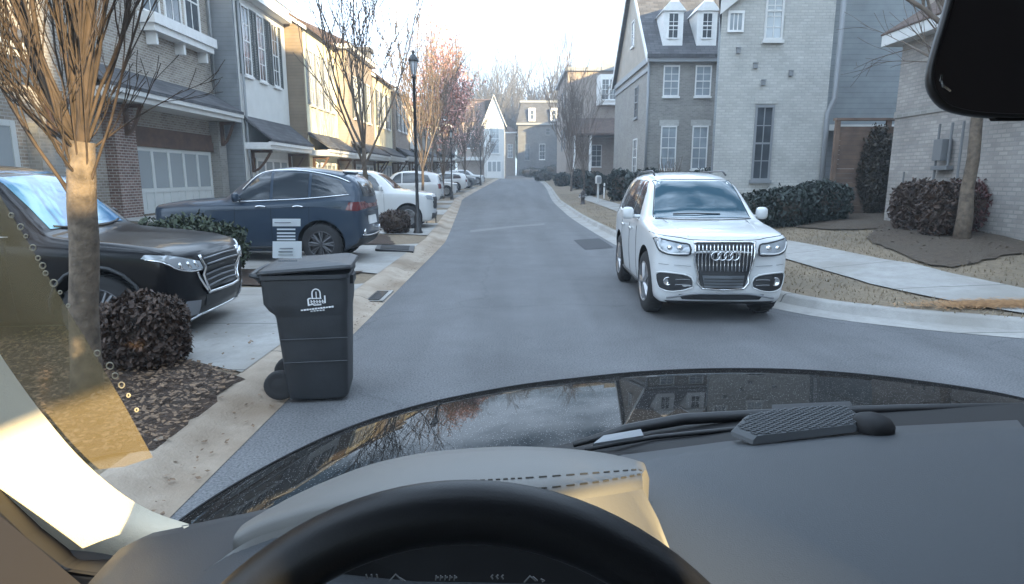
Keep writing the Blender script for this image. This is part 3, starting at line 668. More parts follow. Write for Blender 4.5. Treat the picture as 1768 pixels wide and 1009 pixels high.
# --- right: pink brick townhouse with bay window, flat parapet
dz = rise(64)
h = thing('brick_townhouse', 'pinkish brown flat topped townhouse with a white bay window, right of the street', 'house', (7, 64, dz+.6), 0)
body(h, 5.4, 13, 62.5, 76, 0, 11.6, 'brick_tan'); c = MB(); c.box(5.1, 13.2, 62.2, 76.2, 11.6, 11.95); c.box(8.6, 11.2, 62.1, 62.5, 11.6, 12.7); c.build('parapet', M['grey_trim'], h); F = FS(62.5)
b = MB(); b.prism([(8.2,62.5,8.4),(8.5,61.7,8.4),(10.1,61.7,8.4),(10.4,62.5,8.4)], (0,0,2.8)); bb = b.build('bay', M['white'], h); window(bb, FS(61.7), 8.65, 9.25, 8.9, 10.7, 2, 4); window(bb, FS(61.7), 9.4, 10.0, 8.9, 10.7, 2, 4)
r = MB(); r.prism([(5.6,62.5,7.2),(5.6,59.6,5.6),(5.6,59.6,5.4),(5.6,62.5,5.4)], (5.4,0,0)); r.build('porch_roof', M['shingle_brown'], h)
b = MB()
for x in (5.9, 7.4, 10.7): b.box(x-.1, x+.1, 59.8, 60.0, 1, 5.4)
b.build('porch_post', M['white'], h); window(h, F, 7.9, 8.8, 2.6, 4.6, 2, 4)
for y in (64.5, 68): window(h, FR(5.4), y, y+1, 8.2, 10.2, 2, 4, frame='grey_trim'); window(h, FR(5.4), y, y+1, 4.4, 6.4, 2, 4, frame='grey_trim')
# --- right: grey brick house, dormers in a steep roof
h = thing('dormered_house', 'grey brick house with two white dormers in its steep dark roof, right of the street', 'house', (8.5, 31, .8), 0)
X0, X1, Y0, Y1 = 6.6, 12.6, 31, 41
body(h, X0, X1, Y0, Y1, 0, 7.35, 'brick_grey'); F = FS(Y0); Fw = FR(X0)
p = MB(); p.prism([(X0+.02, Y0, 7.35), (X0+.02, Y1, 7.35), (X0+.02, (Y0+Y1)/2, 12.2)], (X1-X0-.04, 0, 0)); p.build('gable', M['siding_tan'], h)
r = MB(); ym = (Y0+Y1)/2
r.prism([(X0-.2, Y0-.3, 7.1), (X0-.2, ym, 12.3), (X0-.2, Y1+.3, 7.1), (X0-.2, Y1+.3, 7.3), (X0-.2, ym, 12.55), (X0-.2, Y0-.3, 7.3)], (X1-X0+.4, 0, 0)); rf = r.build('roof', M['shingle'], h)
t = MB(); t.prism([(X0-.24, Y0-.32, 6.95), (X0-.24, ym, 12.2), (X0-.24, ym, 12.55), (X0-.24, Y0-.32, 7.3)], (.04,0,0)); t.prism([(X0-.24, Y1+.32, 6.95), (X0-.24, ym, 12.2), (X0-.24, ym, 12.55), (X0-.24, Y1+.32, 7.3)], (.04,0,0)); t.build('rake_trim', M['white'], rf)
c = MB(); c.box(X0-.12, X1+.1, Y0-.28, Y0, 6.95, 7.28); c.box(X0-.1, X0, Y0, Y1, 7.0, 7.25); c.box(X0-.06, X0, Y0, Y1, 6.6, 6.8); c.build('cornice', M['grey_trim'], h)
for a in (7.32, 8.93):
    z0, z1 = 7.75, 9.3; yd = Y0+.15
    d = MB(); d.box(a-.12, a+.82, yd, yd+2.2, z0, z1); d.prism([(a-.22, yd-.1, z1), (a+.92, yd-.1, z1), (a+.35, yd-.1, z1+.65)], (0, 2.9, 0)); dd = d.build('dormer', M['white'], rf)
    window(dd, FS(yd), a+.14, a+.56, z0+.35, z1-.12, 2, 3, sill=False)
for a in (7.32, 8.85):
    window(h, F, a, a+.66, 5.45, 6.75, 2, 4, glass='window_pale'); window(h, F, a, a+.66, 2.0, 3.95, 2, 4, glass='window_pale')
    w = MB(); w.fbox(F, a-.15, a+.81, 4.02, 4.3, 0, .03); w.build('lintel', M['brick_white'], h)
for y in (33.6,): window(h, Fw, y, y+.7, 4.7, 6.2, 2, 4, frame='grey_trim')
window(h, Fw, 33.4, 34.3, 1.7, 3.5, 2, 4); window(h, Fw, 35.2, 35.8, 8.6, 9.8, 1, 3)
gutterpipe(h, [(X0-.06, Y0-.08, 6.95), (X0-.06, Y0-.08, .7)], .06)
# --- right: big white painted brick gable wall
h = thing('white_brick_house', 'tall white painted brick house with a plain side wall and a dark downspout', 'house', (8, 20, .6), 0)
X0, X1, Y0, Y1 = 5.75, 8.85, 18, 28.5
wl_ = MB(); s = .80
xr = 11.2
sk = lambda x, y: x + max(0, (X1-x)/(X1-X0))*(y-Y0)*.345          # the plan is skewed to the bend of the street
wv = []
for y in (Y0, Y1-2): wv += [(sk(X0,y), y, 0), (X1, y, 0), (X1, y, 6.35+(X1-X0)*s), (sk(X0,y), y, 6.35)]
wl_.add(wv, [(0,1,2,3),(7,6,5,4),(0,4,5,1),(1,5,6,2),(2,6,7,3),(3,7,4,0)]); wl_.build('wall', M['brick_white'], h); F = FS(Y0)
r = MB(); o_ = .16
rv = []
for y in (Y0-o_, Y1-1.8): rv += [(sk(X0,y)-.1, y, 6.35-.1*s), (X1+.3, y, 6.35+(X1+.3-X0)*s), (X1+.3, y, 6.35+(X1+.3-X0)*s+.2), (sk(X0,y)-.1, y, 6.35-.1*s+.2)]
r.add(rv, [(0,1,2,3),(7,6,5,4),(0,4,5,1),(1,5,6,2),(2,6,7,3),(3,7,4,0)]); rf = r.build('roof', M['shingle'], h)
t = MB(); t.prism([(X0-.1, Y0-o_-.03, 6.0-.1*s), (X1+.3, Y0-o_-.03, 6.0+(X1+.3-X0)*s), (X1+.3, Y0-o_-.03, 6.35+(X1+.3-X0)*s+.06), (X0-.1, Y0-o_-.03, 6.35-.1*s+.06)], (0, .03, 0)); t.build('rake_trim', M['offwhite'], rf)
window(h, F, 6.98, 7.38, 5.35, 6.75, 2, 5, frame='offwhite', glass='window_pale'); window(h, F, 6.9, 7.32, 1.55, 3.5, 2, 4, frame='grey_trim'); window(h, F, 5.97, 6.3, 5.55, 5.98, 3, 1, frame='white', split=False, glass='window_pale', sill=False)
for a, z0, z1 in ((6.9, 3.6, 3.78), (6.95, 6.82, 7.0)): 
    w = MB(); w.fbox(F, a-.08, a+.52, z0, z1, 0, .035); w.build('lintel', M['brick_white'], h)
for x, z in ((6.25, 4.95), (6.75, 4.55), (7.75, 4.35), (7.0, 4.1)):
    v = MB(); v.fbox(F, x-.05, x+.05, z, z+.13, 0, .08); v.fbox(F, x-.06, x+.06, z+.13, z+.15, 0, .10); v.build('vent', M['grey_trim'], h)
eb = MB(); eb.fbox(F, 5.9, 6.12, .9, 1.35, 0, .12); eb.build('meter_box', M['grey_trim'], h, bevel=.01)
gutterpipe(h, [(9.02, Y0-.06, 8.5), (9.02, Y0-.06, 3.75), (8.86, Y0-.06, 3.35), (8.86, Y0-.06, .6)], .075, 'grey_trim')
sd = MB(); sd.box(X1+.0, 12.6, 20.0, 28, 3.1, 10.5); sd.build('siding_wall', M['siding_blue'], h)
lo = MB(); lo.box(X1, 12.4, 20.4, 28, 0, 3.1); lo.build('porch_wall', M['siding_grey'], h)
tr = MB(); tr.box(X1+.005, 12.62, 19.94, 20.0, 3.02, 3.2); tr.box(X1+.02, X1+.2, 19.96, 20.0, 3.2, 10.4); tr.box(X1+.02, X1+.14, 20.36, 20.4, .6, 3.0); tr.build('trim_board', M['offwhite'], h)
window(h, FS(20.4), 10.55, 11.5, 1.9, 2.75, 1, 1, split=False, frame='white')
r = MB(); r.prism([(X1, 19.7, 10.4), (12.9, 19.7, 10.4), (12.9, 24, 12.8), (X1, 24, 12.8)], (0,.1,.25)); r.build('side_roof', M['shingle'], h)
# --- right: low whitewashed brick house near the corner
h = thing('brick_house', 'low whitewashed brick house with a brown hip roof at the right edge', 'house', (10, 10, .5), 0)
M['meter'] = plain('meter grey', (.15,.155,.16), .5)
M['brick_wash'] = brick('whitewashed brick', (.26,.24,.22), (.35,.32,.29), (.25,.235,.22), patch=.22)
body(h, 8.4, 17, 6.5, 14.0, 0, 4.45, 'brick_wash'); F = FR(8.4)
hip(h, 8.4, 17, 6.5, 14.0, 4.65, 8.0, 'shingle_brown', 'offwhite', .32, 3.0)
b = MB(); b.fbox(F, 6.6, 14.0, 2.85, 2.98, 0, .03); b.build('brick_band', M['brick_grey'], h)
gm = MB(); gm.fbox(F, 12.05, 12.3, 1.9, 2.3, 0.02, .22); gm.fbox(F, 11.95, 12.4, 1.72, 1.8, .02, .16)
gm.tube([(8.3, 12.35, 2.6), (8.3, 12.35, .6)], .025, 6); gm.tube([(8.3, 12.0, 2.6), (8.3, 12.0, 1.8), (8.3, 12.3, 1.75)], .025, 6); gm.tube([(8.3, 13.3, 1.7), (8.3, 13.3, .5)], .02, 6); gm.tube([(8.3,11.7,2.6),(8.3,11.7,.6)], .025, 6); gm.build('gas_meter', M['meter'], h, bevel=.006)
# --- unseen houses added behind the camera on the right to shape the street's shade
h = thing('brick_house', 'brick house behind the camera on the right side, outside the picture', 'house', (12, -4, 0), 0)  # unseen house added to shade the street
body(h, 10, 13, -12.62, -.2, 0, 14.2, 'brick_tan'); hip(h, 10, 13, -12.58, -.2, 14.2, 15.6, ov=.03)
p = MB(); p.box(10, 10.4, -18.99, -12.63, 5.22, 5.75); p.build('sun_blocking_beam', M['white'], h)  # unseen bar added to keep sun off the black car
h = thing('garage', 'low brick garage at the mouth of the side street, outside the picture', 'garage', (12, 2, 0)); body(h, 10.6, 14, -.1, 5.2, 0, 4.3, 'brick_grey'); hip(h, 10.6, 14, -.1, 5.2, 4.3, 5.2, ov=.1)  # unseen block added to keep a sun streak off the road
h = thing('brick_house', 'second brick house further behind the camera on the right, outside the picture', 'house', (12, -24, 0), 0)  # second unseen house added to bound the sun gap
body(h, 10, 14, -40, -19, 0, 11.5, 'brick_grey'); hip(h, 10, 14, -40, -19, 11.5, 13)
for x0, x1, y0, y1, lb in ((14.5, 24, 32.5, 58, 'hidden behind the white brick house'), (24, 40, 64, 92, 'hidden beyond the dormered house'), (21, 32, -7, 20, 'beyond the low brick house, outside the picture'), (13.6, 26, 93, 106, 'hidden beside the dark mansard house')):  # unseen houses added to shade the walls on the right and far end
    h = thing('brick_house', 'brick house of the next street, ' + lb, 'house', ((x0+x1)/2, (y0+y1)/2, .8), 0)  # unseen houses added for shade
    body(h, x0, x1, y0, y1, 0, 13.2, 'brick_tan'); hip(h, x0, x1, y0, y1, 13.2, 15.2)
# --- timber side fence between the two right houses
f = thing('timber_fence', 'brown timber privacy fence between the white house and the low brick house', 'fence', (9.6, 16.3, .7))
pn = MB(); rr = random.Random(2); zt = 3.0
for i in range(20):
    z = .5+.118*i; pn.box(8.35, 10.9, 16.28, 16.31+rr.uniform(-.004,.004), z, z+.112)
pn.build('boards', M['fence_wood'], f)
for x in (8.3, 9.6, 10.9): p = MB(); p.box(x-.06, x+.06, 16.2, 16.275, .4, zt); p.build('post', M['fence_wood'], f)
f2 = MB(); f2.box(8.24, 11.0, 16.18, 16.36, zt, zt+.06); f2.build('cap_rail', M['fence_wood'], f)
# ------------------------------------------------------------------ trees and shrubs
def grow(mb, rnd, p, d, length, r, level, maxlev, up=.25, spread=.6, nkids=5, seg=5, rmin=.004, out=None, sides=5, wob=.12):
    pts = [p.copy()]; rad = [r]; dd = d.copy(); step = length/seg
    for i in range(seg):
        dd = (dd + Vector((rnd.uniform(-wob,wob), rnd.uniform(-wob,wob), rnd.uniform(-wob,wob)+up*.12))).normalized()
        pts.append(pts[-1] + dd*step); rad.append(max(rmin, r*(1-(i+1)/seg*.72)))
    mb.tube(pts, rad, sides if level == 0 else (4 if level == 1 else 3), 0, False)
    if out is not None and level >= maxlev-1: out += pts[1:]
    if level < maxlev:
        k = nkids if level else nkids
        for i in range(k):
            t = lerp(.22, .98, (i+rnd.random()*.8)/k); j = min(seg-1, int(t*seg)); q = pts[j].lerp(pts[j+1], t*seg-j)
            base = (pts[j+1]-pts[j]).normalized(); a = rnd.uniform(0, 6.283); o = base.orthogonal().normalized(); o = Matrix.Rotation(a, 3, base) @ o
            nd = (base + o*spread*rnd.uniform(.6,1.2) + Vector((0,0,up))).normalized()
            grow(mb, rnd, q, nd, length*rnd.uniform(.42,.62), max(rmin, rad[j]*.55), level+1, maxlev, up, spread, max(2,nkids-1), max(3,seg-1), rmin, out, sides, wob)
def bare_tree(name, label, x, y, z, hgt, tr, th, nb, spread=.5, seed=1, bark='bark', twig=None, lev=2, up=.3, kids=5, rmin=.006, group=None, buds=None, cat='tree', lean=(0,0), lmul=1.0, wob=.12, nbud=2, bsize=(.03,.07)):
    rnd = random.Random(seed); t = thing(name, label, cat, (x,y,z), 0, group); m = MB(); base = Vector((x,y,z-.1))
    top = base + Vector((lean[0], lean[1], th)); n = 6
    pts = [base.lerp(top, i/n) + Vector((rnd.uniform(-.02,.02), rnd.uniform(-.02,.02), 0)) for i in range(n+1)]
    m.tube(pts, [tr*(1.25 if i == 0 else 1.08 if i == 1 else 1-.3*i/n) for i in range(n+1)], 12, 0); m.build('trunk', M[bark], t, smooth=True)
    c = MB(); pp = [] if buds else None
    for i in range(nb):
        a = 6.283*i/nb + rnd.uniform(-.3,.3); s = spread*rnd.uniform(.45,1.25) if i else .05
        q = pts[-1].lerp(pts[-2], rnd.uniform(0,1.6) if i else 0); d = Vector((math.cos(a)*s, math.sin(a)*s, 1)).normalized()
        L = (hgt-th)*rnd.uniform(.7,1.0)*lmul*(1.15 if i == 0 else 1)
        grow(c, rnd, q, d, L, tr*.7*rnd.uniform(.4,.75), 0, lev, up, .55, kids, 6, rmin, pp, 6, wob)
    cr = c.build('crown', M[twig or bark], t, smooth=True)
    if buds:
        b = MB()
        for p in pp:
            for _ in range(nbud): leafcard(b, p + Vector((rnd.uniform(-.2,.2), rnd.uniform(-.2,.2), rnd.uniform(-.15,.15))), rnd.uniform(*bsize), rnd, 1)
        b.build('buds', M[buds], t)
    return t
# the near tree on the left: a trunk that breaks into many upright limbs
tp = onland(150, 688, left_z)
rnd = random.Random(11); t = thing('bare_tree', 'bare young tree with many upright limbs in the mulch at the left, nearest the camera', 'tree', tp, 0, None)
m = MB(); base = tp.copy(); hh = 1.62
pts = [D(lerp(149,141,i/8)+2*math.sin(i*1.7), lerp(700,245,i/8), tp.y) for i in range(9)]
m.tube(pts, [.108,.094,.090,.088,.087,.086,.085,.083,.07], 14); 
m.build('trunk', M['bark'], t, smooth=True)
c = MB()
for i in range(24):
    a = 6.283*i/24 + rnd.uniform(-.25,.25); s = rnd.choice([.10,.18,.28,.38,.48,.56]); q = pts[-1].lerp(pts[-3], rnd.uniform(0,1.2)); d = Vector((math.cos(a)*s, math.sin(a)*s*.8, 1)).normalized()
    grow(c, rnd, q, d, rnd.uniform(2.0,3.1), rnd.uniform(.006,.014), 0, 2, .5, .42, 11, 9, .0024, None, 6, .11)
for i in range(7):
    a = rnd.uniform(0, 6.283); q = pts[-2] + Vector((0,0,rnd.uniform(-.1,.2))); d = Vector((math.cos(a)*.9, math.sin(a)*.9, .8)).normalized(); grow(c, rnd, q, d, rnd.uniform(.7,1.2), .010, 0, 2, .25, .5, 5, 6, .003, None, 4, .1)
for i in range(5):
    a = 6.283*i/5+.4; d = Vector((math.cos(a)*.16, math.sin(a)*.16, 1)).normalized(); grow(c, rnd, pts[-2], d, 3.0, .036, 0, 2, .5, .34, 11, 9, .003, None, 8, .08)
c.build('crown', M['bark_limb'], t, smooth=True)
GT = 'bare street trees along the left kerb'
lt_ = lambda x, y: left_z(x, y)
bare_tree('bare_tree', 'tall thin bare tree rising behind the white pickup on the left', -4.25, 18.2, lt_(-4.25,18.2), 7.2, .085, 2.4, 8, .48, 21, 'bark_dark', 'bark_dark', 2, .35, 6, .009, GT)
bare_tree('bare_tree', 'slender bare tree between the nearest lamp post and the pale parked cars', -3.5, 24.5, lt_(-3.5,24.5), 7.0, .065, 2.2, 7, .42, 22, 'bark_dark', 'bark_tan', 2, .4, 5, .010, GT)
bare_tree('bare_tree', 'bare twiggy tan tree in front of the brown townhouse left of the pink tree', -4.9, 38, lt_(-4.9,38), 7.6, .09, 2.0, 8, .45, 23, 'bark_tan', 'bark_tan', 2, .4, 6, .014, GT)
bare_tree('budding_tree', 'tree covered in pink buds on the left side of the street', -4.6, 42, lt_(-4.6,42), 8.6, .09, 1.9, 10, .34, 24, 'bark_dark', 'bark_tan', 2, .35, 7, .014, GT, 'bud', nbud=3, bsize=(.06,.12))
bare_tree('bare_tree', 'small bare reddish tree just past the pink budding tree', -4.2, 56, lt_(-4.2,56), 6.0, .08, 1.8, 8, .45, 25, 'bark_tan', 'bark_tan', 2, .35, 6, .018, GT, 'bud', nbud=1, bsize=(.04,.07))
bare_tree('bare_tree', 'farthest small bare tree at the end of the left kerb', -3.6, 74, lt_(-3.6,74), 6.0, .08, 1.8, 8, .4, 26, 'bark_tan', 'bark_tan', 2, .35, 6, .022, GT)
# right
bare_tree('bare_tree', 'narrow bare tan tree beside the bay windowed townhouse on the right verge', 4.75, 50, right_z(4.75,50), 7.8, .09, 1.6, 9, .26, 31, 'bark_tan', 'bark_tan', 2, .5, 7, .017)
bare_tree('bare_tree', 'small bare tree by the white posts on the right verge', 4.6, 40, right_z(4.6,40), 4.2, .05, 1.5, 6, .35, 35, 'bark_dark', 'bark_tan', 2, .4, 5, .012)
tq = onland(1659, 414, right_z)
bare_tree('bare_tree', 'straight trunked bare tree in the right mulch bed whose low twigs reach the white wall', tq.x, tq.y, tq.z, 6.2, .11, 2.9, 8, 1.3, 33, 'bark', 'bark_dark', 2, .08, 6, .0045)
# woods beyond the end of the street
GW = 'bare woodland trees beyond the far houses'
rr = random.Random(8); words_ = ['leaning left', 'with the broadest crown', 'with a forked top', 'half hidden by the white gable', 'beside the round crowned one', 'in the middle of the wood', 'above the mansard roof', 'behind the mansard roof', 'seen over the pink tree']
wp = [(-9.5,126,16,'tallest at the left of the wood, over the white gable'),(-6.6,132,18,'second from the left in the far wood'),(-3.6,124,19.5,'tallest of the far wood, just right of the white gable'),(-1.2,136,17,'thin one in the middle of the far wood'),(1.2,128,17.5,'just left of the dark mansard roof'),(4.0,134,18,'rising above the left dormer of the mansard'),(7.0,130,21.5,'round crowned, highest over the mansard roof'),(9.6,138,17,'between the mansard roof and the bay windowed house'),(-13,138,17,'at the far left of the wood behind the pink tree')]
for i, (x, y, hg, wd) in enumerate(wp):
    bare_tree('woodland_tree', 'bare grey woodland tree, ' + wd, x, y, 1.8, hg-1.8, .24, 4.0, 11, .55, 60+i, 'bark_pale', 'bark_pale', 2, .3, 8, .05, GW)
tl = MB(); rq = random.Random(4)
for i in range(150):
    x = rq.uniform(-60, 60); y = rq.uniform(150, 190); hgt = rq.uniform(8, 14); tl.tube([(x,y,1),(x+rq.uniform(-.5,.5),y,hgt*.6+1),(x+rq.uniform(-1,1),y,hgt+1)], [.2,.12,.05], 4, 0, False)
    for k in range(14):
        z = rq.uniform(3, hgt); a = rq.uniform(0,6.28); l = rq.uniform(1,2.8); tl.tube([(x,y,z),(x+math.cos(a)*l,y+math.sin(a)*l,z+l*1.1)], [.07,.03], 3, 0, False)
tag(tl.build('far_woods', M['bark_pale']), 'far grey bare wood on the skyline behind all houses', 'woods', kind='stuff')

def shrub_mb(rnd, c, rx, ry, h, n, s=(.02,.04), boxy=3.0, solid=.55):
    mb = MB(); c = Vector(c)
    for _ in range(n):
        while True:
            p = Vector((rnd.uniform(-1,1), rnd.uniform(-1,1), rnd.uniform(-1,1)))
            r = (abs(p.x)**boxy + abs(p.y)**boxy + abs(p.z)**boxy)
            if r <= 1 and r > solid*rnd.random(): break
        lump = 1 + .05*math.sin(p.x*7+c.x*3) + .04*math.sin(p.y*9+c.y) + .04*math.sin(p.z*8+p.x*5)
        q = c + Vector((p.x*rx*lump, p.y*ry*lump, h*.5*(1+p.z*lump)))
        leafcard(mb, q, rnd.uniform(*s)*rnd.choice([.8,1,1,1.3]), rnd, 1.3)
    for _ in range(n//60):                                          # stray shoots
        a = rnd.uniform(0,6.28); e = rnd.uniform(.1,1.4); d = Vector((math.cos(a)*math.cos(e)*rx, math.sin(a)*math.cos(e)*ry, math.sin(e)*h*.5)); q = c+Vector((0,0,h*.5))+d*rnd.uniform(.95,1.14)
        for _ in range(4): leafcard(mb, q+Vector((rnd.uniform(-1,1),rnd.uniform(-1,1),rnd.uniform(-1,1)))*s[1], rnd.uniform(*s), rnd, 1.3)
    return mb
def core(mb, c, rx, ry, h, m=0, kk=.74):
    c = Vector(c); nu, nv = 14, 8; sgn = lambda t, e: math.copysign(abs(t)**e, t)
    def fn(u, v):
        a = u*6.2832; b = (v-.5)*math.pi
        return c + Vector((rx*kk*sgn(math.cos(b),.6)*sgn(math.cos(a),.7), ry*kk*sgn(math.cos(b),.6)*sgn(math.sin(a),.7), h*.5+h*.5*kk*sgn(math.sin(b),.7)))
    mb.grid(fn, nu, nv, m)
def shrub(name, label, c, rx, ry, h, n, leaf, seed, s=(.02,.04), boxy=3.0, group=None, cat='shrub'):
    t = thing(name, label, cat, c, 0, group); rnd = random.Random(seed)
    k = MB(); core(k, c, rx, ry, h, 0, .74 if boxy > 2.5 else .50); k.build('branches', M['bark_dark'], t)
    shrub_mb(rnd, c, rx, ry, h, n, s, boxy).build('foliage', M[leaf], t); return t
sp = onland(243, 640, left_z)
shrub('clipped_shrub', 'clipped bronze leaved shrub in the near left mulch bed by the black car', (sp.x-.02, sp.y+.12, sp.z-.03), .33, .26, .60, 9000, 'leaf_brown', 1, (.012,.026), 3.4)
GH = 'low green plants between the black and the blue car'
for i, (px, w, hh, lb) in enumerate([(275,.5,.62,'nearest the black windscreen'),(318,.5,.66,'beside the blue bonnet'),(355,.4,.55,'by the blue front wheel')]):
    p = D(px, 400, 8.9); shrub('evergreen_shrub', 'low green shrub between the black and blue cars, ' + lb, (p.x, 8.9+.2*i, left_z(p.x,9)), w, .42, hh+.25, 2600, 'leaf_green', 10+i, (.02,.045), 2.2, GH)
p = onland(678, 405, left_z); shrub('clipped_shrub', 'rounded brown shrub between the blue car and the white pickup', (p.x, p.y+.35, p.z-.02), .42, .4, .62, 2600, 'leaf_brown', 15, (.02,.04), 3.0)
# right hedges and shrubs
GE = 'dark evergreen hedge shrubs under the white wall'
for i, (x, y, rx, hh, lb) in enumerate([(5.55,15.2,.62,.85,'under the white wall, nearest the white car roof'),(6.55,15.0,.66,.92,'second from the left under the white wall'),(7.5,15.2,.60,.95,'third from the left under the white wall')]):
    shrub('hedge_shrub', 'dark clipped evergreen shrub, ' + lb, (x, y, right_z(x,y)-.05), rx, .7, hh, 4200, 'leaf_dark', 40+i, (.025,.055), 3.6, GE)
p = onland(1490, 372, right_z); shrub('conical_evergreen', 'tall brownish evergreen shrub in front of the timber fence', (p.x+.38, p.y+.35, p.z-.05), .46, .45, 2.2, 9000, 'leaf_dusk', 50, (.022,.05), 2.0)
GRD = 'bronze and red shrubs under the low brick house'
for i, (px, py, rx, hh, lf, lb) in enumerate([(1590,405,.42,.95,'leaf_brown','left of the right hand tree trunk'),(1640,418,.40,.98,'leaf_brown','behind the right hand tree trunk'),(1705,410,.45,1.0,'leaf_red','just right of the tree trunk'),(1765,414,.45,1.0,'leaf_red','at the right edge of the picture'),(1840,420,.5,1.0,'leaf_red','just outside the right edge')]):
    p = onland(px, py, right_z); shrub('bronze_shrub', ('reddish' if lf == 'leaf_red' else 'bronze') + ' winter shrub under the low brick wall, ' + lb, (p.x+.35, p.y+.75, right_z(p.x+.35,p.y+.75)-.04), rx, .45, hh, 3800, lf, 55+i, (.02,.045), 3.2, GRD)
GF = 'dark shrubs along the far right verge'
for i, (x, y, rx, hh, lb) in enumerate([(5.6,27,.7,1.1,'below the dormered house, nearest'),(6.4,29.4,1.1,1.5,'tall one against the dormered house'),(9.0,29.5,1.3,1.3,'under the dormered house windows'),(5.7,33,.7,1.6,'left of the dormered house corner'),(5.5,42,.9,1.5,'round one by the porch'),(5.6,52,.9,1.6,'in front of the bay windowed house'),(4.8,60,.8,1.3,'far one near the porch posts'),(3.9,78,1.3,1.2,'left end of the far hedge'),(3.2,98,2.2,1.3,'before the mansard house'),(7.0,98,2.2,1.6,'before the mansard house on the right')]):
    z = right_z(x,y); shrub('evergreen_shrub', 'dark shrub at right, ' + lb, (x, y, z-.05), rx, rx*.8, hh, 1500, 'leaf_dark', 70+i, (.05,.11), 2.6, GF)
# bare sticks of an ornamental grass by the dormered house
st = MB(); rr = random.Random(3)
for i in range(60):
    a = rr.uniform(0,6.28); b = Vector((6.9+rr.uniform(-.25,.25), 27.5+rr.uniform(-.2,.2), right_z(6.9,27.5))); st.tube([b, b+Vector((math.cos(a)*.12,math.sin(a)*.12,.9)), b+Vector((math.cos(a)*.35,math.sin(a)*.3,rr.uniform(1.4,2.0)))], [.02,.014,.006], 3, 0, False)
tag(st.build('bare_bush', M['bark_dark']), 'bare upright stemmed bush before the dormered house, above the white car', 'shrub')
# ------------------------------------------------------------------ cars
# local frame of a car: front towards -y, width along x, wheels on z = 0
SUV = dict(
 f   =[0,  .012,.035,.08, .16, .24, .285,.34, .42, .50, .62, .75, .86, .93, .965,.985,1.0],
 zb  =[.26,.17, .13, .125,.125,.125,.125,.125,.125,.125,.125,.125,.13, .16, .19, .22,.30],
 belt=[.46,.545,.575,.59, .605,.615,.62, .622,.625,.63, .635,.645,.65, .65, .64, .61,.52],
 top =[.475,.565,.60,.625,.648,.665,.69, .81, .945,.985,1.0,.99, .96, .915,.80,.66,.53],
 wb  =[.70,.84, .90, .93, .94, .94, .94, .94, .94, .94, .94, .94, .93, .90, .87, .84,.76],
 wbelt=[.74,.875,.935,.965,.98,.985,.985,.985,.985,.985,.985,.985,.975,.95, .93, .90,.80],
 wtop=[.66,.76, .80, .82, .83, .83, .82, .76, .68, .67, .67, .67, .66, .65, .68, .74,.70])
def car_surface(P, L, W, H):
    I = {k: pchip(P['f'], P[k]) for k in P if k != 'f'}
    def sect(f):
        zb, be, tp = I['zb'](f)*H, I['belt'](f)*H, I['top'](f)*H; wb, wl, wt = [I[k](f)*W/2 for k in ('wb','wbelt','wtop')]
        cab = max(0, min(1, (tp-be)/(.25*H)))
        pts = [(0,zb),(wb*.80,zb),(wb*.96,zb+.02*H),(wb+.01,zb+.07*H),(lerp(wb,wl,.75)+.012,lerp(zb,be,.45)),(wl+.008,lerp(zb,be,.75)),(wl,be-.025*H),(wl-.018,be),
               (lerp(wl,wt,.35)-.005,lerp(be,tp,.42 if cab > .1 else .35)),(lerp(wl,wt,.8),lerp(be,tp,.85 if cab > .1 else .75)),(wt*.94,tp-.012*H*cab-.002),(wt*.72,tp+.004*H),(wt*.36,tp+.011*H),(0,tp+.014*H)]
        return pts
    return sect
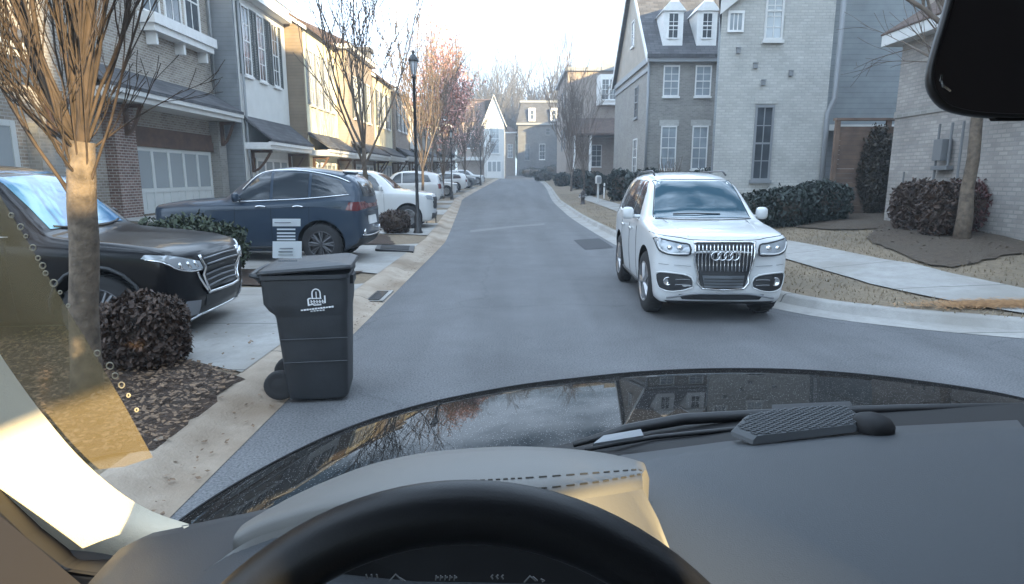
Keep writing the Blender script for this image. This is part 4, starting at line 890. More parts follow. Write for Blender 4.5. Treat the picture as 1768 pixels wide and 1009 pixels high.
def car_body(P, L, W, H, mats, wheels, par, rw):
    sect = car_surface(P, L, W, H); bm = bmesh.new(); fs = sorted(set(P['f'] + [i/44 for i in range(45)])); rings = []
    for f in fs:
        q = smooth_poly([(x, z) for x, z in sect(f)], 2, False); y = (f-.5)*L
        half = [(p[0], p[1]) for p in q]; full = half + [(-x, z) for x, z in reversed(half[1:-1])]
        # round the nose and the tail in plan
        rings.append([bm.verts.new((x, y + (L*.040*(abs(x)/(W/2))**2.6*max(0,1-f/.05)) - (L*.030*(abs(x)/(W/2))**2.6*max(0,1-(1-f)/.05)), z)) for x, z in full])
    n = len(rings[0])
    for a, b in zip(rings, rings[1:]):
        for i in range(n): bm.faces.new((a[i], a[(i+1)%n], b[(i+1)%n], b[i]))
    bm.faces.new(rings[0]); bm.faces.new(list(reversed(rings[-1])))
    bmesh.ops.recalc_face_normals(bm, faces=bm.faces)
    me = bpy.data.meshes.new('body'); bm.to_mesh(me); bm.free()
    for mt in mats: me.materials.append(mt)
    tree = None
    o = bpy.data.objects.new('body', me); COL.objects.link(o)
    bb = bmesh.new(); bb.from_mesh(me); tree = BVHTree.FromBMesh(bb); bb.free()
    # wheel arches
    cm = MB()
    for (x, y) in wheels:
        s = 1 if x > 0 else -1; prof = [(0,0),(rw*1.17,0),(rw*1.17,.34*W),(0,.34*W)]
        vs = []; fsx = []; k = 28
        for e in (0, 1):
            for j in range(k): a = 6.2832*j/k; vs.append((s*(W*.5+.12 - e*.40*W), y+math.cos(a)*rw*1.17, rw+.01+math.sin(a)*rw*1.17))
        fsx = [tuple(range(k)), tuple(range(2*k-1, k-1, -1))] + [(j, k+j, k+(j+1)%k, (j+1)%k) for j in range(k)]
        cm.add(vs, fsx)
    cme = bpy.data.meshes.new('cut'); cme.from_pydata(cm.v, [], cm.f)
    bq = bmesh.new(); bq.from_mesh(cme); bmesh.ops.recalc_face_normals(bq, faces=bq.faces); bq.to_mesh(cme); bq.free()
    for mt in mats: cme.materials.append(mt)
    cme.polygons.foreach_set('material_index', [1]*len(cme.polygons))
    co = bpy.data.objects.new('cut', cme); COL.objects.link(co)
    md = o.modifiers.new('b', 'BOOLEAN'); md.operation = 'DIFFERENCE'; md.object = co; md.solver = 'EXACT'
    bpy.context.view_layer.update(); dg = bpy.context.evaluated_depsgraph_get()
    me2 = bpy.data.meshes.new_from_object(o.evaluated_get(dg)); me2.name = 'body'
    bpy.data.objects.remove(o); bpy.data.objects.remove(co)
    me2.polygons.foreach_set('use_smooth', [True]*len(me2.polygons))
    try: me2.set_sharp_from_angle(angle=R(38))
    except Exception: pass
    return link('body', me2, par, True), tree
AX = {'front': (lambda a,b: Vector((a,-9,b)), Vector((0,1,0))), 'rear': (lambda a,b: Vector((a,9,b)), Vector((0,-1,0))),
      'left': (lambda a,b: Vector((-9,a,b)), Vector((1,0,0))), 'right': (lambda a,b: Vector((9,a,b)), Vector((-1,0,0))), 'top': (lambda a,b: Vector((a,b,9)), Vector((0,0,-1)))}
def decal(tree, view, poly, off=.008, step=.06, par=None, name='trim', mat=None, build=True, mb=None, m=0, shift=0):
    """a panel that follows the car body: polygon seen from `view`, thrown on to the body, raised by off"""
    org, d = AX[view]; v, f = tess(poly, step); P = []; last = None
    for p in v:
        h = tree.ray_cast(org(p.x, p.y), d)
        if h[0] is None: h = tree.find_nearest(org(p.x,p.y)+d*9)
        P.append((h[0]+Vector(d)*shift, (h[1] if h[1].dot(d) < 0 else -h[1])))
    top = [q + (nn*.6 - d*.4).normalized()*off for q, nn in P]; bot = [q + d*.01 for q, nn in P]
    mb = mb or MB(); n = len(v); cnt = {}
    for t in f:
        for i in range(len(t)):
            e = (t[i], t[(i+1)%len(t)]); cnt[e] = 1
    rim = [e for e in cnt if (e[1], e[0]) not in cnt]
    mb.add(top + bot, [tuple(t) for t in f] + [(e[1], e[0], n+e[0], n+e[1]) for e in rim], m)
    if not build: return mb
    o = mb.build(name, mat, par, True, True)
    bm = bmesh.new(); bm.from_mesh(o.data); bmesh.ops.recalc_face_normals(bm, faces=bm.faces); bm.to_mesh(o.data); bm.free()
    o.data.set_sharp_from_angle(angle=R(45)); return o
def curve_on(tree, view, pts, r, off=.004, n=6, step=4, mb=None, closed=False):
    org, d = AX[view]; q = smooth_poly(pts, step, closed); P = []
    for p in q:
        h = tree.ray_cast(org(p[0], p[1]), d)
        if h[0] is None: h = tree.find_nearest(org(p[0],p[1])+d*9)
        P.append(h[0] - d*off)
    if closed: P.append(P[0])
    mb = mb or MB(); mb.tube(P, r, n); return mb
def wheel(par, x, y, r, w, rim='alloy', spokes=5, steer=0):
    s = 1 if x > 0 else -1
    t = MB(); t.lathe([(r*.62,-w/2),(r*.80,-w/2-.006),(r*.95,-w/2+.012),(r,-w/2+.04),(r,w/2-.04),(r*.95,w/2-.012),(r*.80,w/2+.006),(r*.62,w/2)], (0,0,0), 'X', 32)
    for k in range(32):
        a = 6.2832*k/32; c, ss = math.cos(a), math.sin(a); t.tube([(-w*.36, c*r*1.0, ss*r*1.0),(w*.36, math.cos(a+.12)*r, math.sin(a+.12)*r)], .008, 4)
    tw = t.build('wheel', M['rubber'], par, True, True); tw.location = (x, y, r); tw.rotation_euler = (0,0,steer); WM[tw.name] = WM[par.name] @ Matrix.Translation((x,y,r)) @ Matrix.Rotation(steer,4,'Z')
    k = MB(); e = s*w/2
    k.lathe([(r*.66,e),(r*.64,e+s*.004),(r*.60,e-s*.01),(r*.585,e-s*.08),(0.0,e-s*.09)], (0,0,0), 'X', 32)
    for i in range(spokes):
        a = 6.2832*i/spokes
        for da in (-.13, .13):
            k.tube([(e-s*.012, math.cos(a)*r*.10, math.sin(a)*r*.10),(e-s*.018, math.cos(a+da)*r*.62, math.sin(a+da)*r*.62)], [r*.07, r*.055], 5)
    k.lathe([(r*.14,e-s*.03),(r*.13,e+s*.0),(0,e+s*.003)], (0,0,0), 'X', 14)
    k.build('rim', M[rim], tw, False, True)
    return tw
def mirror(par, tree, L, W, H, y, z, mat, mx=.075, mz=.078):
    for s in (-1, 1):
        m = MB(); c = Vector((s*(W/2+.10), y, z)); 
        def fn(u, v, c=c):
            a = u*6.2832; b = (v-.5)*math.pi; sg = lambda t,e: math.copysign(abs(t)**e, t)
            return c + Vector((mx*sg(math.cos(b),.6)*sg(math.cos(a),.7), .055*sg(math.cos(b),.6)*sg(math.sin(a),.8), mz*sg(math.sin(b),.7)))
        m.grid(fn, 14, 8); m.tube([(s*(W/2-.10), y+.0, z-.05),(s*(W/2+.05), y, z-.04)], [.03,.022], 6); m.build('wing_mirror', mat, par, True, True)
def handle(par, tree, side, y, z, mat, l=.10):
    mb = curve_on(tree, side, [(y-l,z),(y-l*.3,z+.012),(y+l*.3,z+.012),(y+l,z)], .014, .022, 6, 3); mb.build('door_handle', mat, par, True, True)
def common(name, label, loc, rz, L, W, H, paint, wb, fo, rw, P=SUV, rim='alloy', glass='car_glass', spokes=5, group=None, cat='car', side_win=None, rails=True, mirrors=True, cladding=True, steer=0, tyre_w=None, lower=None):
    c = thing(name, label, cat, loc, rz, group); yf = -L/2+fo; yr = yf+wb; tw = tyre_w or .125*W; xw = W/2-tw/2-.012
    whs = [(s*xw, y) for s in (-1,1) for y in (yf, yr)]
    b, tree = car_body(P, L, W, H, [M[paint], M['well']], whs, c, rw)
    for x, y in whs: wheel(c, x, y, rw, tw, rim, spokes, steer if y == yf else 0)
    return c, tree
def side_glass(c, tree, L, H, specs, mat='car_glass', chrome=None):
    for s in ('left', 'right'):
        for poly in specs:
            decal(tree, s, smooth_pts([( (f-.5)*L, z*H) for f, z in poly]), .006, .07, c, 'window', M[mat])
        if chrome:
            mb = curve_on(tree, s, [((f-.5)*L, z*H) for f, z in chrome], .008, .006, 5, 4); mb.build('window_trim', M['chrome'], c, True, True)
def smooth_pts(p): return [tuple(q) for q in p]
def sealine(c, tree, L, H, fl, z0=.17, z1=.60):
    """door seams and the belt crease as thin dark lines"""
    mb = MB()
    for s in ('left', 'right'):
        for f in fl: curve_on(tree, s, [((f-.5)*L, z0*H), ((f-.5)*L-.01, .4*H), ((f-.5)*L, z1*H)], .0035, .001, 4, 4, mb)
    mb.build('door_seams', M['well'], c, False, True)

# --- the white car coming towards us
AUX = dict(SUV); 
AUX['belt']=[.455,.53,.565,.588,.612,.628,.632,.630,.628,.63,.635,.645,.65,.65,.64,.61,.52]
AUX['wtop'] =[.66,.78,.83,.85,.86,.86,.84,.77,.69,.67,.67,.67,.66,.65,.68,.74,.70]
AUX['top'] =[.475,.55,.585,.61, .635,.655,.685,.80, .935,.98, 1.0,.995,.965,.915,.80,.66,.53]
L, W, H = 3.7, 1.50, 1.64
A, T = common('white_car', 'white sports utility car driving towards us with a large chrome barred grille', (2.40, 8.62, 0), R(2.0), L, W, H, 'white_paint', 2.15, .72, .365, AUX, 'alloy_dark', steer=R(-4), rim='alloy') if False else common('white_car', 'white sports utility car facing us on the road with a large chrome barred grille', (2.36, 8.45, 0), R(-2.0), L, W, H, 'white_paint', 2.2, .70, .365, AUX, 'alloy', steer=R(3))
hw, hz = W/2, H
def fp(pts): return [(x*hw, z*H) for x, z in pts]
WHITE_CAR = A
decal(T, 'front', [tuple(p) for p in fp([(-.76,.672),(.76,.672),(.765,.70),(.655,.905),(.60,.938),(-.60,.938),(-.655,.905),(-.765,.70)])], .006, .06, A, 'windscreen', plain('windscreen glass', (.035,.075,.10), .03, 0, 0, 1.0))
side_glass(A, T, L, H, [[(.36,.655),(.50,.66),(.50,.945),(.47,.935),(.42,.86)], [(.515,.66),(.69,.67),(.69,.945),(.515,.95)], [(.705,.675),(.85,.70),(.80,.89),(.705,.935)]], 'car_glass', [(.35,.645),(.5,.65),(.7,.66),(.86,.69)])
# grille: chrome frame, dark back, upright bars, four rings
gp = [(-.42,.535),(-.36,.552),(.36,.552),(.42,.535),(.415,.43),(.36,.325),(.30,.245),(-.30,.245),(-.36,.325),(-.415,.43)]
gr_ = decal(T, 'front', fp(gp), .010, .05, A, 'grille', M['black_plastic'])
mb = curve_on(T, 'front', fp(gp), .012, .012, 6, 2, None, True); mb.build('grille_frame', M['chrome'], gr_, True, True)
mb = curve_on(T, 'front', fp([(-.97,.595),(-.8,.585),(-.6,.575),(-.45,.565),(0,.562),(.45,.565),(.6,.575),(.8,.585),(.97,.595)]), .004, .0015, 4, 4); mb.build('bonnet_gap', M['well'], A, False, True)
mb = curve_on(T, 'front', fp([(-.96,.40),(-.7,.395),(-.46,.39)]), .004, .001, 4, 3); curve_on(T, 'front', fp([(.46,.39),(.7,.395),(.96,.40)]), .004, .001, 4, 3, mb); mb.build('bumper_crease', M['grey_trim'], A, False, True)
mb = MB()
for i in range(15):
    x = lerp(-.375, .375, i/14); curve_on(T, 'front', fp([(x,.535),(x*.99,.45),(x*.97,.36)]), .0075, .022, 5, 2, mb)
mb.build('grille_bars', M['chrome'], gr_, True, True)
lg = decal(T, 'front', fp([(-.30,.33),(.30,.33),(.27,.255),(-.27,.255)]), .024, .05, A, 'lower_grille', plain('grey plate panel',(.10,.11,.12),.5))
mb = MB()
for z in (.27,.29,.31): curve_on(T, 'front', fp([(-.28,z),(0,z),(.28,z)]), .006, .03, 4, 3, mb)
mb.build('grille_slat', M['black_plastic'], lg, False, True)
mb = MB(); h0 = T.ray_cast(Vector((0,-9,.462*H)), Vector((0,1,0)))[0]
for i in range(4):
    cx_ = (i-1.5)*.068; pts = [Vector((cx_+.046*math.cos(6.2832*k/20), h0.y-.045, .462*H+.046*math.sin(6.2832*k/20))) for k in range(21)]; mb.tube(pts, .0085, 6, 0, False)
mb.build('ring_emblem', M['chrome'], gr_, True, True)
for s in (-1, 1):
    hp = [(s*.49,.470),(s*.502,.532),(s*.60,.541),(s*.78,.556),(s*.945,.570),(s*.955,.548),(s*.91,.492),(s*.80,.468),(s*.60,.462)]
    hl = decal(T, 'front', fp(hp), .012, .04, A, 'headlight', M['lamp_clear'])
    mb = curve_on(T, 'front', fp(hp), .010, .010, 5, 2, None, True); mb.build('lamp_surround', M['black_plastic'], hl, True, True)
    for (x, r_) in ((.63,.036),(.77,.030)):
        hh_ = T.ray_cast(Vector((s*x*hw,-9,.51*H)), Vector((0,1,0)))[0]; mb = MB(); mb.lathe([(r_,0),(r_*.9,-.02),(r_*.55,-.03),(0,-.032)], hh_+Vector((0,-.0,0)), 'Y', 16); mb.build('lamp_reflector', M['chrome'], hl, True, True)
    mb = curve_on(T, 'front', fp([(s*.52,.476),(s*.68,.472),(s*.80,.476),(s*.90,.500),(s*.93,.548)]), .007, .016, 5, 3); mb.build('running_light', M['white'], hl, True, True)
    ip = [(s*.43,.250),(s*.45,.315),(s*.60,.338),(s*.88,.345),(s*.935,.32),(s*.89,.235),(s*.70,.215)]
    it = decal(T, 'front', fp(ip), .008, .04, A, 'air_intake', M['black_plastic'])
    mb = curve_on(T, 'front', fp(ip), .009, .008, 5, 2, None, True); mb.build('intake_frame', M['white_paint'], it, True, True)
    hh_ = T.ray_cast(Vector((s*.78*hw,-9,.285*H)), Vector((0,1,0)))[0]; mb = MB(); mb.lathe([(.046,-.005),(.048,-.016),(.042,-.020),(.036,-.010),(0,-.012)], hh_, 'Y', 20); mb.build('fog_lamp', M['chrome'], it, True, True)
    mb = MB()
    for z in (.265,.30): curve_on(T, 'front', fp([(s*.47,z),(s*.58,z+.003),(s*.68,z)]), .006, .014, 4, 2, mb)
    mb.build('intake_slat', M['chrome'], it, False, True)
decal(T, 'front', fp([(-.62,.20),(.62,.20),(.56,.165),(-.56,.165)]), .010, .06, A, 'bumper_lip', M['black_plastic'])
mb = curve_on(T, 'front', fp([(-.78,.17),(-.4,.205),(0,.208),(.4,.205),(.78,.17)]), .012, .012, 5, 4); mb.build('bumper_trim', M['grey_trim'], A, True, True)
decal(T, 'front', fp([(-.80,.150),(.80,.150),(.74,.132),(-.74,.132)]), .010, .06, A, 'under_tray', M['black_plastic'])
for s in ('left','right'): mb = curve_on(T, s, [((f-.5)*L, z*H) for f, z in [(.26,.185),(.45,.175),(.70,.18),(.80,.20)]], .02, .004, 6, 3); mb.build('sill_cladding', M['black_plastic'], A, True, True)
sealine(A, T, L, H, (.355, .51, .70))
mb = MB()
for s in (-1,1): mb.tube([(s*.62*hw, (.46-.5)*L, .985*H), (s*.62*hw, (.50-.5)*L, 1.018*H), (s*.62*hw, (.80-.5)*L, 1.012*H), (s*.62*hw, (.84-.5)*L, .975*H)], .012, 6)
mb.build('roof_rail', M['black_metal'], A, True, True)
mb = MB()
for s in (-1, 1): mb.tube([T.ray_cast(Vector((s*x*hw,(f-.5)*L,9)), Vector((0,0,-1)))[0]+Vector((0,0,.002)) for x, f in ((.50,.03),(.58,.10),(.63,.18),(.66,.25))], .005, 5)
mb.build('bonnet_crease', M['white_paint'], A, True, True)
mirror(A, T, L, W, H, (.37-.5)*L, .695*H, M['white_paint'])
for s in ('left','right'):
    for f in (.47,.655): handle(A, T, s, (f-.5)*L, .56*H, M['white_paint'])
mb = curve_on(T, 'front', fp([(-.77,.668),(-.4,.664),(0,.663),(.4,.664),(.77,.668)]), .008, .012, 5, 4); mb.build('windscreen_cowl', M['black_plastic'], A, True, True)
mb = curve_on(T, 'front', fp([(-.78,.675),(-.77,.71),(-.665,.905),(-.61,.945),(0,.95),(.61,.945),(.665,.905),(.77,.71),(.78,.675)]), .006, .004, 5, 4); mb.build('windscreen_seal', M['black_plastic'], A, True, True)
mb = MB(); mb.tube([(-.46*hw, (.28-.5)*L, .70*H), (-.1*hw, (.275-.5)*L, .705*H), (.3*hw, (.28-.5)*L, .70*H)], .008, 5); mb.build('wiper', M['black_plastic'], A, False, True)

# --- the black car at the left, nose to the road
BLK = dict(SUV)
BLK['top'] =[.42,.495,.53,.56,.59,.61,.63,.77,.945,.985,1.0,.995,.975,.94,.84,.69,.55]; BLK['belt']=[.41,.48,.51,.535,.555,.57,.58,.59,.60,.61,.62,.63,.63,.63,.62,.60,.54]
L, W, H = 4.3, 1.66, 1.66
zl = left_z(-4.4, 6.4)
B, T = common('black_car', 'glossy black sports utility car parked nose out in the near left driveway', (-5.06, 6.10, .05), R(93), L, W, H, 'black_paint', 2.5, .80, .345, BLK, 'alloy_dark', spokes=6, steer=0)
hw = W/2
def fp(pts): return [(x*hw, (z if z > .6 else z*.925)*H) for x, z in pts]
decal(T, 'front', fp([(-.69,.652),(.69,.652),(.68,.675),(.59,.93),(.52,.965),(-.52,.965),(-.59,.93),(-.68,.675)]), .006, .06, B, 'windscreen', plain('windscreen with painted sky reflection', (.05,.16,.30), .03, 0, 0, 1.0))  # the reflected sky's blue is put into the glass colour
side_glass(B, T, L, H, [[(.36,.63),(.50,.64),(.50,.945),(.47,.935),(.42,.87)], [(.515,.64),(.70,.65),(.70,.945),(.515,.95)], [(.715,.655),(.88,.68),(.87,.90),(.715,.94)]], 'car_glass', [(.35,.62),(.5,.625),(.7,.64),(.89,.67)])
gp = [(-.50,.53),(.50,.53),(.48,.46),(.40,.31),(-.40,.31),(-.48,.46)]
g_ = decal(T, 'front', fp(gp), .012, .05, B, 'grille', M['black_plastic'])
mb = curve_on(T, 'front', fp([(-.52,.535),(-.50,.46),(-.42,.315),(-.38,.295),(.38,.295),(.42,.315),(.50,.46),(.52,.535)]), .016, .012, 6, 3); mb.build('grille_frame', M['chrome'], g_, True, True)
mb = MB()
for i, z in enumerate((.335,.37,.405,.44,.475,.51)):
    w_ = lerp(.40,.48,i/5); curve_on(T, 'front', fp([(-w_,z),(-.2,z+.006),(0,z+.008),(.2,z+.006),(w_,z)]), .010, .022, 5, 3, mb)
mb.build('grille_bars', plain('dull chrome',(.20,.21,.23),.3,.8), g_, True, True)
for s in (-1, 1):
    hp = [(s*.53,.455),(s*.55,.50),(s*.74,.53),(s*.96,.565),(s*.97,.545),(s*.90,.49),(s*.76,.46)]
    hl = decal(T, 'front', fp(hp), .014, .04, B, 'headlight', M['lamp_clear'])
    mb = curve_on(T, 'front', fp([(s*.53,.452),(s*.74,.453),(s*.90,.485),(s*.97,.54)]), .008, .014, 5, 3); mb.build('lamp_trim', M['chrome'], hl, True, True)
    mb = MB()
    for x in (.62,.72,.82): curve_on(T, 'front', fp([(s*x,.47),(s*(x+.03),.51)]), .016, .012, 5, 2, mb)
    mb.build('lamp_reflector', M['chrome'], hl, True, True)
    fpz = [(s*.58,.175),(s*.60,.265),(s*.78,.275),(s*.86,.235),(s*.82,.185)]
    decal(T, 'front', fp(fpz), .010, .04, B, 'fog_lamp', plain('grey lamp recess',(.17,.18,.20),.25))
    mb = curve_on(T, 'front', fp([(s*.44,.30),(s*.56,.39),(s*.60,.44)]), .014, .010, 5, 3); mb.build('grille_wing', M['chrome'], B, True, True)
decal(T, 'front', fp([(-.50,.285),(.50,.285),(.48,.215),(-.48,.215)]), .010, .05, B, 'lower_grille', M['black_plastic'])
mb = curve_on(T, 'front', fp([(-.72,.145),(-.5,.165),(0,.168),(.5,.165),(.72,.145)]), .016, .012, 5, 4); mb.build('bumper_trim', M['chrome'], B, True, True)
mb = curve_on(T, 'top', [(-.62*hw,(.30-.5)*L),(-.2*hw,(.285-.5)*L),(.2*hw,(.285-.5)*L),(.62*hw,(.30-.5)*L)], .012, .01, 5, 3); mb.build('wiper', M['black_plastic'], B, False, True)
sealine(B, T, L, H, (.355,.515,.71)); mirror(B, T, L, W, H, (.37-.5)*L, .68*H, M['black_paint'])
for s in ('left','right'):
    for f in (.48,.67): handle(B, T, s, (f-.5)*L, .58*H, M['chrome'])
for s in ('left','right'):
    for y0 in (-L/2+.80, -L/2+3.30):
        mb = MB()
        pts = [(y0+math.cos(a)*.42, .355+math.sin(a)*.42) for a in [math.pi*(i/10) for i in range(11)]]; curve_on(T, s, pts, .018, .004, 5, 1, mb); mb.build('arch_trim', M['black_plastic'], B, True, True)

# --- the dark blue car, tail to the road
BLU = dict(SUV)
BLU['f'] =[0,.012,.035,.08,.18,.30,.355,.41,.50,.57,.66,.77,.87,.935,.965,.985,1.0]
BLU['top'] =[.48,.575,.61,.635,.66,.675,.695,.80,.94,.985,1.0,.985,.95,.90,.83,.71,.545]; BLU['belt']=[.47,.55,.585,.60,.61,.62,.625,.625,.63,.64,.65,.665,.68,.675,.66,.63,.54]
L, W, H = 3.78, 1.62, 1.66
zl = left_z(-4.4, 11.5)
U, T = common('blue_car', 'dark blue sports utility car parked nose in on the left driveway, tail towards the road', (-4.44, 11.5, .09), R(-90), L, W, H, 'blue_paint', 2.27, .74, .35, BLU, 'alloy_dark', spokes=8)
hw = W/2
def fp(pts): return [(x*hw, z*H) for x, z in pts]
side_glass(U, T, L, H, [[(.415,.665),(.57,.68),(.57,.955),(.54,.94),(.49,.865)], [(.583,.682),(.745,.70),(.745,.94),(.583,.958)], [(.758,.702),(.925,.735),(.885,.865),(.758,.935)]], 'car_glass')
for s in ('left','right'):
    mb = curve_on(T, s, [((f-.5)*L, z*H) for f, z in [(.40,.65),(.56,.665),(.74,.685),(.93,.725)]], .011, .008, 5, 4); mb.build('window_trim', M['chrome'], U, True, True)
    mb = curve_on(T, s, [((f-.5)*L, z*H) for f, z in [(.44,.77),(.48,.87),(.53,.955),(.62,.975),(.74,.962),(.86,.91),(.93,.85)]], .013, .010, 5, 4); mb.build('roof_trim', M['chrome'], U, True, True)
    for f in (.53,.70): handle(U, T, s, (f-.5)*L, .60*H, M['chrome'], .09)
    decal(T, s, [((f-.5)*L, z*H) for f, z in [(.915,.565),(.93,.645),(.985,.65),(.992,.575),(.965,.555)]], .010, .05, U, 'tail_light', M['lamp_red'])
    mb = curve_on(T, s, [((f-.5)*L, z*H) for f, z in [(.24,.19),(.45,.175),(.66,.18)]], .022, .004, 6, 3); mb.build('sill_cladding', M['black_plastic'], U, True, True)
    mb = curve_on(T, s, [((f-.5)*L, z*H) for f, z in [(.30,.56),(.5,.575),(.7,.60),(.90,.60)]], .006, .002, 5, 4); mb.build('side_crease', M['blue_paint'], U, True, True)
decal(T, 'rear', fp([(-.93,.575),(-.30,.585),(.30,.585),(.93,.575),(.92,.64),(.3,.625),(-.3,.625),(-.92,.64)]), .010, .05, U, 'tail_light', M['lamp_red'])
decal(T, 'rear', fp([(-.62,.70),(.62,.70),(.58,.86),(-.58,.86)]), .006, .06, U, 'rear_window', M['car_glass'])
decal(T, 'rear', fp([(-.30,.40),(.30,.40),(.30,.49),(-.30,.49)]), .010, .06, U, 'number_plate', M['white'])
decal(T, 'rear', fp([(-.88,.17),(.88,.17),(.86,.27),(-.86,.27)]), .010, .06, U, 'bumper_cladding', M['black_plastic'])
mb = curve_on(T, 'rear', fp([(-.8,.30),(-.4,.285),(.4,.285),(.8,.30)]), .013, .012, 5, 4); mb.build('bumper_trim', M['chrome'], U, True, True)
for s in (-1,1):
    hh_ = T.ray_cast(Vector((s*.72*hw,9,.33*H)), Vector((0,-1,0)))[0]; mb = MB(); mb.lathe([(.05,.0),(.055,.02),(.03,.024),(0,.018)], hh_, 'Y', 16); mb.build('reflector', M['chrome'], U, True, True)
mb = MB(); mb.tube([(-.6*hw,(.895-.5)*L,.95*H),(0,(.915-.5)*L,.945*H),(.6*hw,(.895-.5)*L,.95*H)], [.02,.024,.02], 6); mb.build('roof_spoiler', M['blue_paint'], U, True, True)
decal(T, 'front', fp([(-.66,.69),(.66,.69),(.57,.93),(-.57,.93)]), .006, .06, U, 'windscreen', M['car_glass']); decal(T, 'front', fp([(-.4,.30),(.4,.30),(.45,.54),(-.45,.54)]), .01, .06, U, 'grille', M['black_plastic'])
sealine(U, T, L, H, (.41,.576,.75)); mirror(U, T, L, W, H, (.43-.5)*L, .70*H, M['blue_paint'])

# --- pale cars further along, nose or tail out
def far_car(name, label, loc, rz, paint, L=4.0, W=1.65, H=1.6, rim='alloy', P=SUV, pick=False, group=None):
    c, T = common(name, label, loc, rz, L, W, H, paint, L*.58, L*.18, .35, P, rim, group=group); hw = W/2
    fp = lambda pts: [(x*hw, z*H) for x, z in pts]
    if pick: side_glass(c, T, L, H, [[(.36,.655),(.49,.66),(.49,.93),(.46,.925),(.42,.86)], [(.505,.66),(.66,.665),(.66,.93),(.505,.94)], [(.675,.67),(.86,.68),(.84,.90),(.675,.93)]])
    else: side_glass(c, T, L, H, [[(.36,.655),(.50,.66),(.50,.945),(.47,.935),(.42,.86)], [(.515,.66),(.69,.67),(.69,.945),(.515,.95)], [(.705,.675),(.87,.70),(.83,.88),(.705,.935)]])
    decal(T, 'front', fp([(-.66,.69),(.66,.69),(.57,.93),(-.57,.93)]), .006, .08, c, 'windscreen', M['car_glass'])
    decal(T, 'front', fp([(-.45,.34),(.45,.34),(.48,.54),(-.48,.54)]), .012, .08, c, 'grille', M['black_plastic'])
    decal(T, 'front', fp([(-.6,.17),(.6,.17),(.66,.27),(-.66,.27)]), .012, .08, c, 'lower_grille', M['black_plastic'])
    for s in (-1, 1):
        decal(T, 'front', fp([(s*.55,.49),(s*.57,.555),(s*.95,.59),(s*.93,.51)]), .012, .06, c, 'headlight', M['lamp_clear'])
        decal(T, 'rear', fp([(s*.66,.50),(s*.66,.64),(s*.93,.64),(s*.93,.50)]), .012, .06, c, 'tail_light', M['lamp_red'])
    decal(T, 'rear', fp([(-.62,.70),(.62,.70),(.58,.88),(-.58,.88)]), .006, .08, c, 'rear_window', M['car_glass'])
    decal(T, 'rear', fp([(-.8,.19),(.8,.19),(.8,.28),(-.8,.28)]), .008, .08, c, 'bumper_cladding', M['black_plastic'])
    sealine(c, T, L, H, (.355,.51,.70)); mirror(c, T, L, W, H, (.37-.5)*L, .70*H, M[paint])
    for s in ('left','right'):
        for f in (.48,.67): handle(c, T, s, (f-.5)*L, .57*H, M[paint], .08)
    return c
GC = 'pale cars parked in the driveways further along'
far_car('white_car', 'white car parked nose out beside the round brown shrub, behind the nearest lamp post', (-4.30, 18.9, left_z(-4.2,18)-.02), R(90), 'white_paint', 4.0, 1.7, 1.70, pick=True, group=GC)
far_car('silver_car', 'silver sports utility car parked nose in, just right of the nearest lamp post', (-5.5, 31.9, left_z(-6,32)+.02), R(-90), 'silver_paint', 4.0, 1.7, 1.72, group=GC)
far_car('white_car', 'small white car seen past the tail of the silver one', (-5.9, 44.5, left_z(-5.9,44.5)+.02), R(90), 'white_paint', 4.1, 1.65, 1.5, group=GC)
far_car('white_car', 'pale car half hidden by the thin trunks far along the left kerb', (-5.6, 51.6, left_z(-5.6,51.5)+.02), R(-90), 'white_paint', 4.0, 1.65, 1.5, group=GC)
far_car('grey_car', 'grey car parked far along the left side', (-5.3, 58.5, left_z(-5.3,58.5)+.02), R(90), 'grey_paint', 4.0, 1.65, 1.5, group=GC)
far_car('white_car', 'farthest white car before the white gabled house', (-4.9, 66.5, left_z(-4.9,66.5)+.02), R(90), 'white_paint', 4.0, 1.65, 1.5, group=GC)
# ------------------------------------------------------------------ street things
# wheeled bin: back and wheels towards -x, its printed side faces the camera
bc = G(541, 690, 0.02)
N_ = thing('wheelie_bin', 'charcoal wheeled rubbish bin with a white printed emblem standing in the gutter', 'bin', (-1.46, 4.42, .03), R(9))
N_.scale = (1, 1, .945)
def rrect(x0, x1, y0, y1, z, r=.05, k=4):
    out = []
    for cx_, cy_, a0 in ((x1-r,y1-r,0),(x0+r,y1-r,90),(x0+r,y0+r,180),(x1-r,y0+r,270)):
        for i in range(k+1): a = R(a0+90*i/k); out.append(Vector((cx_+r*math.cos(a), cy_+r*math.sin(a), z)))
    return out
def stack(mb, rings, m=0):
    n = len(rings[0]); vs = [p for r in rings for p in r]
    mb.add(vs, [(i*n+j, i*n+(j+1)%n, (i+1)*n+(j+1)%n, (i+1)*n+j) for i in range(len(rings)-1) for j in range(n)] + [tuple(range(n-1,-1,-1)), tuple(range((len(rings)-1)*n, len(rings)*n))], m)
mb = MB(); stack(mb, [rrect(-.165,.235,-.21,.21,0),rrect(-.175,.245,-.22,.22,.02),rrect(-.215,.268,-.255,.255,.64,.05),rrect(-.222,.270,-.26,.26,.665),rrect(-.255,.275,-.275,.275,.70),rrect(-.285,.28,-.28,.28,.75),rrect(-.29,.286,-.288,.288,.925),rrect(-.30,.296,-.30,.30,.935),rrect(-.30,.296,-.30,.30,.965)])
for zz, xx in ((.30,-.195),(.48,-.206)): mb.tube([(xx+.02,-.225-.052*zz,zz),(.25+.03*zz,-.225-.052*zz,zz)], .006, 6)
bd = mb.build('body', M['bin_plastic'], N_, True, True); bd.data.set_sharp_from_angle(angle=R(30))
mb = MB()
